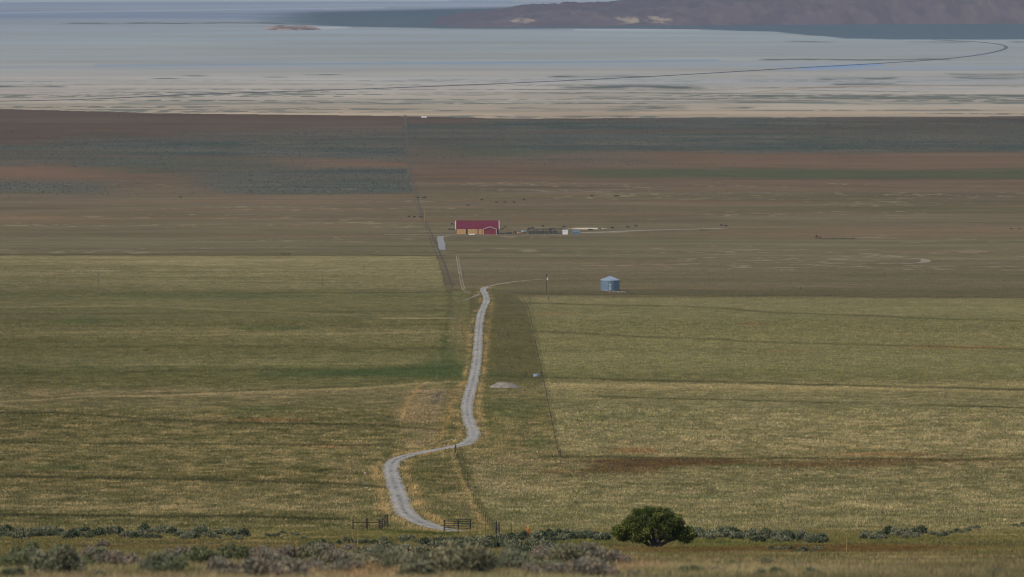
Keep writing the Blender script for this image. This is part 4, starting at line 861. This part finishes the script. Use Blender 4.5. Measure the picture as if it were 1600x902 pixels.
for x, y, lab in [(706.3, 351, 'black cow just west of the barn, up beside its roof edge'), (701.8, 359.6, 'black cow west of the barn, the farther out of a pair'), (707.6, 359.6, 'black cow at the west corner of the barn, nearer of a pair'),
    (789, 356.2, 'black cow just east of the barn, behind its gabled bay'), (784, 359, 'black cow close to the shaded east end of the barn'), (826.5, 358.3, 'black cow at the far fence over the windbreak, west one of a pair'), (832, 357.2, 'black cow behind the windbreak, east one of a pair'),
    (848, 354.4, 'black cow alone in the grass behind the middle of the windbreak'), (860, 359.8, 'black cow in the pen beside the white shed side, lower of a pair'), (864, 358.2, 'black cow in the pen near the white shed, upper of a pair'), (881, 355.2, 'black cow directly behind the white shed'),
    (921, 360, 'black cow on pale ground east of the blue-grey shed, first of a close pair'), (924.5, 360, 'black cow on pale ground east of the blue-grey shed, second of a close pair'), (937, 358.4, 'black cow at the end of the pale scald behind the sheds'), (957, 357, 'black cow east of the pale scald, alone beside the track'),
    (981, 356, 'black cow farther east along the track, before the last one'), (994, 354.3, 'black cow above the dirt track, last before the empty plain'), (639, 339.5, 'black cow west of the long fence, farthest out of three'), (647.5, 339.5, 'black cow west of the long fence, middle one of three'), (657, 340.3, 'black cow touching the long fence, behind the barn'),
    (653.5, 309.8, 'black cow beside the long fence, well behind the barn'), (662, 309.8, 'black cow east of the long fence, west one of a close pair'), (665, 309, 'black cow east of the long fence, east one of a close pair'), (731, 321.5, 'black cow on the open plain behind the barn, nearest its roof'),
    (753, 312.6, 'black cow on the open plain behind the barn, farthest west of a loose line'), (776, 317, 'black cow in the loose line behind the barn, second of five'), (788.6, 317, 'black cow in the loose line behind the barn, third of five'), (803.6, 317, 'black cow in the loose line behind the barn, fourth of five'),
    (819, 313, 'black cow in the loose line behind the barn, last to the east'), (925, 307, 'black cow far behind the pen, alone'), (962, 306.6, 'black cow far behind the sheds, west one of a pair'), (966, 306.6, 'black cow far behind the sheds, east one of a pair'),
    (1127.5, 353, 'black cow alone on the plain over the dirt track, west one of two'), (1134.5, 354, 'black cow alone on the plain over the dirt track, east one of two'), (282, 309, 'black cow alone on the western plain below the sagebrush'),
    (186, 181.5, 'black cow at the edge of the salt flats, upper of two'), (207, 184, 'black cow near the edge of the salt flats, lower of two')]: cow(x, y, lab, 'black cattle', 1.15)
for x, y in ((465, 209), (475, 209), (492, 208), (488, 209.5), (520, 213), (526, 213.5), (547, 206), (573, 204), (586, 204), (388, 212), (412, 210), (98, 205), (18, 206)): cow(x, y, 'tiny black cow at the far edge of the western sagebrush belt', 'far cattle by the sagebrush', 1.25)

# ------------------------------------------------------------------ juniper
def leaf_cloud(centres, radii, n, size, rs, cols, up=.35):
    """many small leaf-sized triangles filling clumps; returns coords, tris, colours"""
    nc_ = len(centres); w_ = radii ** 2; pick = rs.choice(nc_, n, p=w_ / w_.sum())
    d = rs.normal(size=(n, 3)); d /= np.linalg.norm(d, axis=1)[:, None]; d[:, 2] = d[:, 2] * .9 + .12
    r = radii[pick] * (.35 + .8 * rs.random(n) ** .7)
    P = centres[pick] + d * r[:, None]
    ax = d + rs.normal(size=(n, 3)) * .55 + [0, 0, up]; ax /= np.linalg.norm(ax, axis=1)[:, None]
    sd_ = np.cross(ax, rs.normal(size=(n, 3))); sd_ /= np.linalg.norm(sd_, axis=1)[:, None] + 1e-9
    L_ = size * (.6 + .8 * rs.random(n))[:, None]
    co = np.stack([P - sd_ * L_ * .35, P + sd_ * L_ * .35, P + ax * L_], 1).reshape(-1, 3)
    tri = np.arange(n * 3).reshape(n, 3)
    cl = cols[rs.integers(0, len(cols), nc_)][pick] * (.5 + 1.0 * rs.random(n))[:, None]
    return co, tri, np.repeat(cl, 3, 0)
def juniper():
    t = thing('juniper_tree', 1021, 857.0, 'dark green spreading juniper with a short forked trunk, standing above the sagebrush', 'tree')
    rs = np.random.default_rng(4); k = mpx(857)
    sc = k / .0624
    lob = [(-.2, 0, 2.15, 2.75, 2.3, 1.55, 40), (-1.3, 0, 2.3, 1.6, 1.6, 1.15, 12), (1.3, .2, 2.35, 1.7, 1.6, 1.25, 14), (.3, 0, 3.0, 1.7, 1.5, .95, 12), (-3.05, -.1, 1.35, .85, 1.0, .72, 11), (-2.2, .1, 1.35, 1.0, 1.0, .65, 8), (3.05, .1, 1.15, .8, .9, .68, 9), (2.3, 0, 1.35, 1.0, 1.2, .7, 8), (-1.5, -.3, 1.0, 1.0, 1.1, .45, 6), (1.4, -.4, 1.05, .9, 1.0, .4, 5)]
    Cn = []; Rn = []
    for x, y, z, rx, ry, rz, n in lob:
        for _ in range(int(n * 1.8)):
            d = rs.normal(size=3); d /= np.linalg.norm(d); q = .55 + .42 * rs.random()
            Cn.append((x + d[0] * rx * q, y + d[1] * ry * q, max(z + d[2] * rz * q, .72))); Rn.append(rs.uniform(.22, .55))
    Cn = np.array(Cn); Rn = np.array(Rn)
    keep = ~((np.abs(Cn[:, 0] - .1) < .95) & (Cn[:, 2] < 1.02)); Cn, Rn = Cn[keep], Rn[keep]
    cols = np.array([(.062, .080, .016), (.085, .100, .020), (.050, .064, .015), (.115, .122, .026), (.072, .080, .018)]) * 1.45
    co, tri, cl = leaf_cloud(Cn, Rn, 52000, .14, rs, cols, .6)
    co[:, 2] = co[:, 2] * .97 + .18; co[:, 0] *= 1.06
    link('crown', raw_mesh('crown', co * sc, tri, cl, M['leaf']), t)
    b = MB()
    for pts in ([(0, 0, -.4), (-.05, 0, .5), (-.5, .1, 1.1), (-1.5, .1, 1.8), (-2.0, 0, 2.3)], [(.25, 0, -.4), (.35, .1, .5), (.5, .2, 1.3), (.7, .2, 2.2), (.8, .2, 3.0)], [(.3, 0, -.3), (.7, -.1, .35), (1.4, -.2, .75), (2.4, -.1, 1.05), (2.9, 0, 1.2)],
                [(-.1, 0, -.3), (-.5, -.1, .4), (-1.2, -.2, .8), (-2.2, -.1, 1.05), (-2.9, -.1, 1.3)], [(.1, .1, -.3), (.1, .3, .7), (-.1, .5, 1.8), (-.2, .4, 3.0)], [(.35, .1, .5), (1.0, .2, 1.3), (1.6, .2, 2.0), (2.0, .2, 2.6)]):
        r0 = .22
        for i, (p, q) in enumerate(zip(pts[:-1], pts[1:])): b.tube(Vector(p) * sc, Vector(q) * sc, r0 * .78 ** i, r0 * .78 ** (i + 1), 8)
    b.build('trunk', M['bark'], t)
juniper()

# ------------------------------------------------------------------ sagebrush
def sage_mesh(seed, n, size, cols, hgt=.8, twig=.12):
    rs = np.random.default_rng(seed); k = 16
    a = rs.random(k) * 6.283; q = np.sqrt(rs.random(k)) * .72; h = hgt * (.35 + .5 * rs.random(k)) * (1 - .45 * q)
    Cn = np.stack([q * np.cos(a), q * np.sin(a), h], 1); Rn = rs.uniform(.2, .36, k)
    co, tri, cl = leaf_cloud(Cn, Rn, n, size, rs, np.array(cols), 1.0)
    co[:, 2] = np.maximum(co[:, 2], -.05)
    # woody stems
    m = 110; a = rs.random(m) * 6.283; e = Cn[rs.integers(0, k, m)] + rs.normal(size=(m, 3)) * .12; s0 = np.stack([np.cos(a) * .08, np.sin(a) * .08, a * 0 - .05], 1); off = rs.normal(size=(m, 3)) * .018; e[:, 2] *= 1.18
    c2 = np.stack([s0 - off, s0 + off, e], 1).reshape(-1, 3); t2 = np.arange(m * 3).reshape(m, 3) + len(co)
    return raw_mesh('sagebrush', np.r_[co, c2], np.r_[tri, t2], np.r_[cl, np.tile([.22, .18, .135], (m * 3, 1))], M['leaf'])
GREY = [(.170, .182, .105), (.200, .205, .120), (.130, .145, .080), (.245, .235, .140), (.165, .160, .098)]
DARK = [(.098, .118, .062), (.122, .138, .075), (.078, .095, .050), (.16, .165, .095)]
BROWN = [(.25, .19, .13), (.28, .215, .15), (.21, .17, .125), (.20, .18, .13)]
GREEN = [(.15, .16, .075), (.18, .18, .09), (.125, .135, .062)]
BAND = [sage_mesh(300 + i, 900, .17, (GREY, DARK, GREY, DARK, BROWN, GREY)[i]) for i in range(6)]
LIT = lambda L, f: [tuple(min(.6, v * f) for v in q) for q in L]
NEAR = [sage_mesh(400 + i, 4600, .085, (LIT(GREY, 1.1), LIT(DARK, 1.05), LIT(BROWN, 1.15), LIT(GREEN, 1.15), [(.235, .215, .125), (.27, .245, .15), (.19, .185, .10), (.30, .27, .165)])[i], .85) for i in range(5)]
RS = random.Random(12)
def sage(px, py, wpx, label, group, pool=BAND, idx=None, hs=1., name='sagebrush'):
    p = hit(px, py); k = p[1] * PXS; r = wpx * k / 2 * .93
    o = link(name, pool[RS.randrange(len(pool)) if idx is None else idx], None, (p[0], p[1], gz(*p) - .04 * r)); o.scale = (r, r * RS.uniform(.8, 1.1), r * RS.uniform(.9, 1.25) * hs); o.rotation_euler.z = RS.uniform(0, 6.28)
    return tag(o, label, 'shrub', group)
def sage_band(pts, spread, n, w0, w1, label, group, idx=(0, 1, 2, 3, 5), hs=1.):
    P = np.array(pts, float); s = np.r_[0, np.cumsum(np.abs(np.diff(P[:, 0])))]
    for i in range(n):
        u = (i + RS.random()) / n * s[-1]; x = np.interp(u, s, P[:, 0]); y = np.interp(u, s, P[:, 1]) + RS.uniform(-spread, spread)
        sage(x, y, RS.uniform(w0, w1), label, group, BAND, RS.choice(idx), hs)
sage_band([(-12, 838), (60, 838), (200, 837), (300, 838), (385, 841)], 5.5, 72, 18, 32, 'grey-green sagebrush in the long dense row at the bottom edge of the western field', 'western sagebrush row')
sage_band([(410, 838), (450, 836), (475, 841)], 4, 7, 12, 20, 'sagebrush in the loose group west of the rusty rail fence', 'sagebrush by the rail fence')
sage_band([(470, 858), (540, 850), (590, 850), (640, 846), (662, 846)], 5, 18, 14, 24, 'dull sagebrush scattered below the rusty pipe gate', 'sagebrush below the pipe gate')
sage_band([(664, 852), (700, 854), (740, 850), (780, 852), (800, 852)], 6, 26, 20, 32, 'pale grey sagebrush in the clump below the corral panel', 'sagebrush below the corral panel')
sage_band([(790, 842), (830, 846), (870, 842), (915, 840), (955, 844)], 5, 34, 18, 28, 'grey-green sagebrush in the thicket round the orange marker post', 'sagebrush round the marker')
sage_band([(800, 864), (840, 862), (880, 866), (885, 872)], 6, 16, 24, 36, 'silvery sagebrush on the slope below the orange marker post', 'sagebrush below the marker')
sage_band([(1078, 843), (1120, 838), (1160, 841), (1205, 843)], 5, 30, 20, 34, 'grey-green sagebrush in the row just east of the juniper', 'sagebrush east of the juniper')
sage_band([(1210, 842), (1250, 844), (1290, 848)], 5, 22, 18, 30, 'grey-green sagebrush at the far end of the row that starts at the juniper', 'sagebrush farther east of the juniper')
sage_band([(1200, 861), (1240, 862), (1290, 863)], 3, 10, 14, 22, 'low grey sagebrush on the brown bank below the eastern row', 'sagebrush on the brown bank')
sage_band([(1345, 842), (1380, 840), (1410, 838), (1440, 839)], 4, 18, 17, 30, 'sagebrush in the small group on the eastern field edge', 'sagebrush on the field edge')
sage_band([(1455, 840), (1490, 836), (1528, 827)], 3, 14, 13, 20, 'sagebrush in the thin row beyond the eastern field edge group', 'thin eastern sagebrush row')
sage_band([(1578, 824), (1615, 822)], 1.5, 5, 14, 20, 'dark sagebrush alone at the end of the eastern field', 'last eastern sagebrush', (1, 3), .7)
sage_band([(920, 862), (925, 870)], 3, 3, 18, 26, 'dark sagebrush just west of the juniper, in the green grass', 'sagebrush west of the juniper', (1, 3))
sage_band([(150, 855), (170, 855)], 1, 2, 20, 26, 'brownish dead sagebrush alone in the grass below the western row', 'dead sagebrush', (4,))
for x, y, w_, lab, i, hs in [(95, 906, 104, 'large grey-brown sagebrush close by, at the western end of the near slope', 0, 1.), (250, 905, 80, 'dark green sagebrush close by, second along the near slope', 1, 1.), (302, 904, 44, 'small green sagebrush close beside the dark one on the near slope', 3, .9),
    (393, 868, 34, 'round dark sagebrush in the grass above the near brown shrubs', 1, .8), (20, 912, 60, 'dark sagebrush at the very bottom corner of the near slope', 1, 1.), (495, 864, 46, 'dark twiggy sagebrush above the pinkish bare patch', 1, 1.), (612, 868, 52, 'wide low dark green sagebrush below the pipe gate', 1, .7),
    (566, 866, 24, 'small round sagebrush beside the tall straw stalks', 1, 1.), (545, 862, 34, 'brown-grey dead sagebrush next to the straw stalks', 2, .9), (430, 912, 120, 'wide brown-grey shrub close by, in front of the dark twiggy one', 2, .8), (520, 905, 70, 'dull grey shrub leaning over the pinkish bare patch', 4, .8),
    (720, 906, 130, 'big pale sagebrush close by, below the corral panel', 4, .95), (790, 900, 62, 'dark half of the big sagebrush clump close by', 1, 1.0), (655, 912, 90, 'pale green sagebrush close by, at the foot of the big one', 0, .8), (1080, 905, 52, 'round green-grey sagebrush close by, below the juniper', 3, 1.2),
    (885, 866, 30, 'bright silvery round sagebrush below the orange marker post', 4, 1.), (1190, 908, 34, 'small grey sagebrush close by, first of a row of tufts', 0, 1.1), (1215, 906, 40, 'upright grey-green sagebrush close by in the row of tufts', 3, 1.1), (1268, 908, 44, 'grey sagebrush close by, last in the row of tufts', 0, 1.), (1560, 908, 50, 'dark sagebrush close by, at the eastern end of the near slope', 1, .8),
    (930, 912, 110, 'wide brown dry shrub close by, below the thicket', 2, .75), (1000, 910, 60, 'brown dry shrub close by, next to the wide one', 2, .8), (860, 908, 80, 'pale brown dry shrub close by, east of the big sagebrush', 2, .85), (345, 908, 60, 'brown dry shrub close by, between the green ones', 2, .8),
    (155, 912, 50, 'grey-green sagebrush close by, tucked against the large western one', 0, .9), (1410, 910, 36, 'lone grey sagebrush close by in the dry eastern grass', 0, .9)]: sage(x, y, w_, lab, 'sagebrush on the near slope', NEAR, i, hs)
for i, (x0, x1, y0, y1, n, lab, pool, ws) in enumerate([(380, 560, 874, 900, 32, 'brownish twiggy shrub in the dry tangle around the straw stalks', (2, 2, 4), (34, 70)), (0, 380, 880, 904, 26, 'low brown-green shrub between the large sagebrush of the near slope', (2, 3, 0), (30, 80)),
        (560, 690, 872, 902, 16, 'pale grey-green shrub massed west of the big near sagebrush', (0, 4, 0), (40, 80)), (770, 960, 874, 904, 24, 'brown and grey shrub in the dense near tangle below the marker post', (2, 2, 4, 0), (36, 80)), (960, 1180, 884, 906, 8, 'small dry shrub low in the pale near grass below the juniper', (2, 3), (20, 40)), (1180, 1600, 884, 908, 16, 'small dry shrub low in the pale grass at the eastern end', (2, 4), (18, 36))]):
    for _ in range(n): sage(RS.uniform(x0, x1), RS.uniform(y0, y1), RS.uniform(*ws), lab, 'small shrubs of the near slope', NEAR, RS.choice(pool), RS.uniform(.75, 1.15), 'dry_shrub')
for x, y in ((441, 397.6), (446, 397.8), (452, 397.8)): sage(x, y, 4.2, 'small dark bush on the upper boundary of the western field', 'bushes on the field boundary', BAND, 1, 1.2, 'bush')
for i in range(14): sage(1283 + i * 3.9 + RS.uniform(-1, 1), 374.2 - .05 * i + RS.uniform(-.4, .3), RS.uniform(3.4, 5.5), 'low dark green bush in the short row beside the faded red tractor', 'bushes by the red tractor', BAND, 1, .8, 'bush')
for x, lab in ((1580, 'low dark bush on the eastern plain, west one of two'), (1593, 'low dark bush on the eastern plain, east one of two')): sage(x, 357.8, 7, lab, 'bushes on the eastern plain', BAND, 1, .5, 'bush')
for x in (1095, 1099, 1103): sage(x, 360.4, 4.5, 'dark low bush beside the dirt track east of the sheds', 'bushes by the dirt track', BAND, 1, .6, 'bush')
for x in np.linspace(826, 868, 7): sage(x + RS.uniform(-2, 2), 361, 3.5, 'dark weed bush inside the cattle pen', 'weeds in the pen', BAND, 1, .8, 'bush')
def stalks(px, py, hpx, n, label):
    p = hit(px, py); k = p[1] * PXS; b = MB(); R_ = random.Random(int(px))
    for i in range(n):
        x, y = R_.uniform(-.08, .08), R_.uniform(-.1, .1); h = hpx * k * R_.uniform(.55, 1); dx = R_.uniform(-.12, .12)
        b.tube((x, y, -.05), (x + dx * .4, y, h * .6), .008, .006, 5).tube((x + dx * .4, y, h * .6), (x + dx, y, h), .007, .003, 5).tube((x + dx * .95, y, h * .86), (x + dx, y, h * .99), .016, .008, 5)
    tag(b.build('grass_stalk', M['straw'], None, loc=(p[0], p[1], gz(*p))), label, 'tall grass')
stalks(574, 905, 38, 7, 'tall tawny straw stalks rising close by on the near slope'); stalks(556, 876, 56, 5, 'thin tall straw stalks beside the small round sagebrush'); stalks(1288, 902, 30, 4, 'few thin straw stalks among the near eastern tufts'); 

# ------------------------------------------------------------------ grass and far scrub: beyond counting
def blades(P, k, h, r, w_, col, rs, jit=.2):
    N = len(P); ii = np.repeat(np.arange(N), k); n = len(ii)
    a = rs.random(n) * 6.283; q = np.sqrt(rs.random(n)); ca, sa = np.cos(a), np.sin(a)
    b0 = P[ii] + np.stack([ca * q * r[ii] * .7, sa * q * r[ii] * .7, -0.03 * np.ones(n)], 1)
    hh = h[ii] * (.55 + .6 * rs.random(n)); tp = b0 + np.stack([ca * q * r[ii] * .7 + rs.normal(size=n) * r[ii] * .25 + .06 * hh, sa * q * r[ii] * .6 + rs.normal(size=n) * r[ii] * .25, hh], 1)
    t = rs.normal(size=n) * .9; wv = np.stack([np.cos(t), np.sin(t), np.zeros(n)], 1) * (w_[ii] * (.6 + .8 * rs.random(n)))[:, None]
    co = np.stack([b0 - wv, b0 + wv, tp], 1).reshape(-1, 3)
    cl = col[ii] * (1 + jit * (rs.random((n, 1)) * 2 - 1)); return co, np.repeat(np.clip(cl, .004, .8), 3, 0)
def grass(name, pys, n, k, hmin, hpx, rfac, wfac, seed, gain, umax=.128, jit=.13, ct=1.):
    rs = np.random.default_rng(seed); py = rs.uniform(pys[0], pys[1], n)
    Yt = np.geomspace(40, 9000, 8000); _, pd = project(0 * Yt, Yt, T(0 * Yt, Yt)); pm = np.minimum.accumulate(pd)
    Y = np.interp(-py, -pm, Yt); X = rs.uniform(-umax, umax, n) * Y
    Z = gz(X, Y); px, py2 = project(X, Y, Z)
    c, de, gr, sh = appearance(px, py2, X, Y)
    ok = rs.random(n) < de; X, Y, Z, c, px, py2 = X[ok], Y[ok], Z[ok], c[ok], px[ok], py2[ok]; n = len(X)
    # a mix of cured straw heads and green growth, in loose colonies
    cl = fbm(X / 3.3, Y / 9, 401, 3); straw = rs.random(n) < np.clip(.5 + 2.2 * (cl - .5), .08, .92)
    rd = RD(X, Y); vg = np.clip(1 - np.abs(rd - 2.8) / 1.6, 0, 1) * sm(.3, .7, fbm(X / 7, Y / 22, 99, 3)); straw |= rs.random(n) < vg * .9
    f = (1 + np.where(straw[:, None], np.array([.12, .10, .11]), np.array([-.12, -.09, -.13])) * ct) * (1 + .09 * ct * rs.normal(size=n))[:, None].clip(.6, 1.5)
    c = np.clip(c * f, 20, 225); c = mix(c, [154, 132, 92], vg * straw * .55)
    alb = albedo(c, Y) * gain
    pxm = Y * PXS * 1.5625
    h = np.maximum(hmin * (1 + .7 * vg), hpx * pxm) * rs.uniform(.6, 1.25, n); r = np.maximum(.16, rfac * pxm) * rs.uniform(.7, 1.3, n); w2 = np.maximum(.010, wfac * pxm)
    co, cc = blades(np.stack([X, Y, Z], 1), k, h, r, w2, alb, rs, jit)
    me = raw_mesh(name, co, np.arange(len(co)).reshape(-1, 3), cc, M['grass']); print(name, n, len(co) // 3)
    tag(link(name, me), kind='stuff')
grass('grass', (388, 500), 110000, 3, .30, 1.0, .8, .26, 501, 1.25, ct=.45)
grass('grass', (500, 640), 170000, 4, .34, 1.4, 1.0, .26, 502, 1.3, ct=.6)
grass('grass', (640, 835), 260000, 5, .36, 2.0, 1.2, .24, 503, 1.3)
grass('grass', (826, 870), 90000, 8, .24, 1.3, 1.2, .18, 504, 1.35)
grass('grass', (858, 1000), 100000, 14, .20, .8, 1.0, .09, 505, 1.3, .14)
def scrub():
    rs = np.random.default_rng(77); n = 140000; py = rs.uniform(184, 312, n); Yt = np.geomspace(3500, 9000, 6000); _, pd = project(0 * Yt, Yt, T(0 * Yt, Yt)); pm = np.minimum.accumulate(pd)
    Y = np.interp(-py, -pm, Yt); X = rs.uniform(-.14, .14, n) * Y; Z = gz(X, Y); px, py2 = project(X, Y, Z); c, de, gr, sh = appearance(px, py2, X, Y)
    ok = rs.random(n) < sh * .6 + .003; X, Y, Z = X[ok], Y[ok], Z[ok]; n = len(X); pxm = Y * PXS * 1.5625
    al = albedo(np.array([78, 86, 86]) * (1 + .16 * rs.normal(size=(n, 1))), Y)
    h = rs.uniform(.6, 1.3, n); r = pxm * rs.uniform(.3, .8, n)
    co, cc = blades(np.stack([X, Y, Z], 1), 4, h, r, pxm * .26, al * 1.2, rs, .15)
    tag(link('sagebrush_scrub', raw_mesh('sagebrush_scrub', co, np.arange(len(co)).reshape(-1, 3), cc, M['leaf'])), kind='stuff'); print('scrub', n)
scrub()
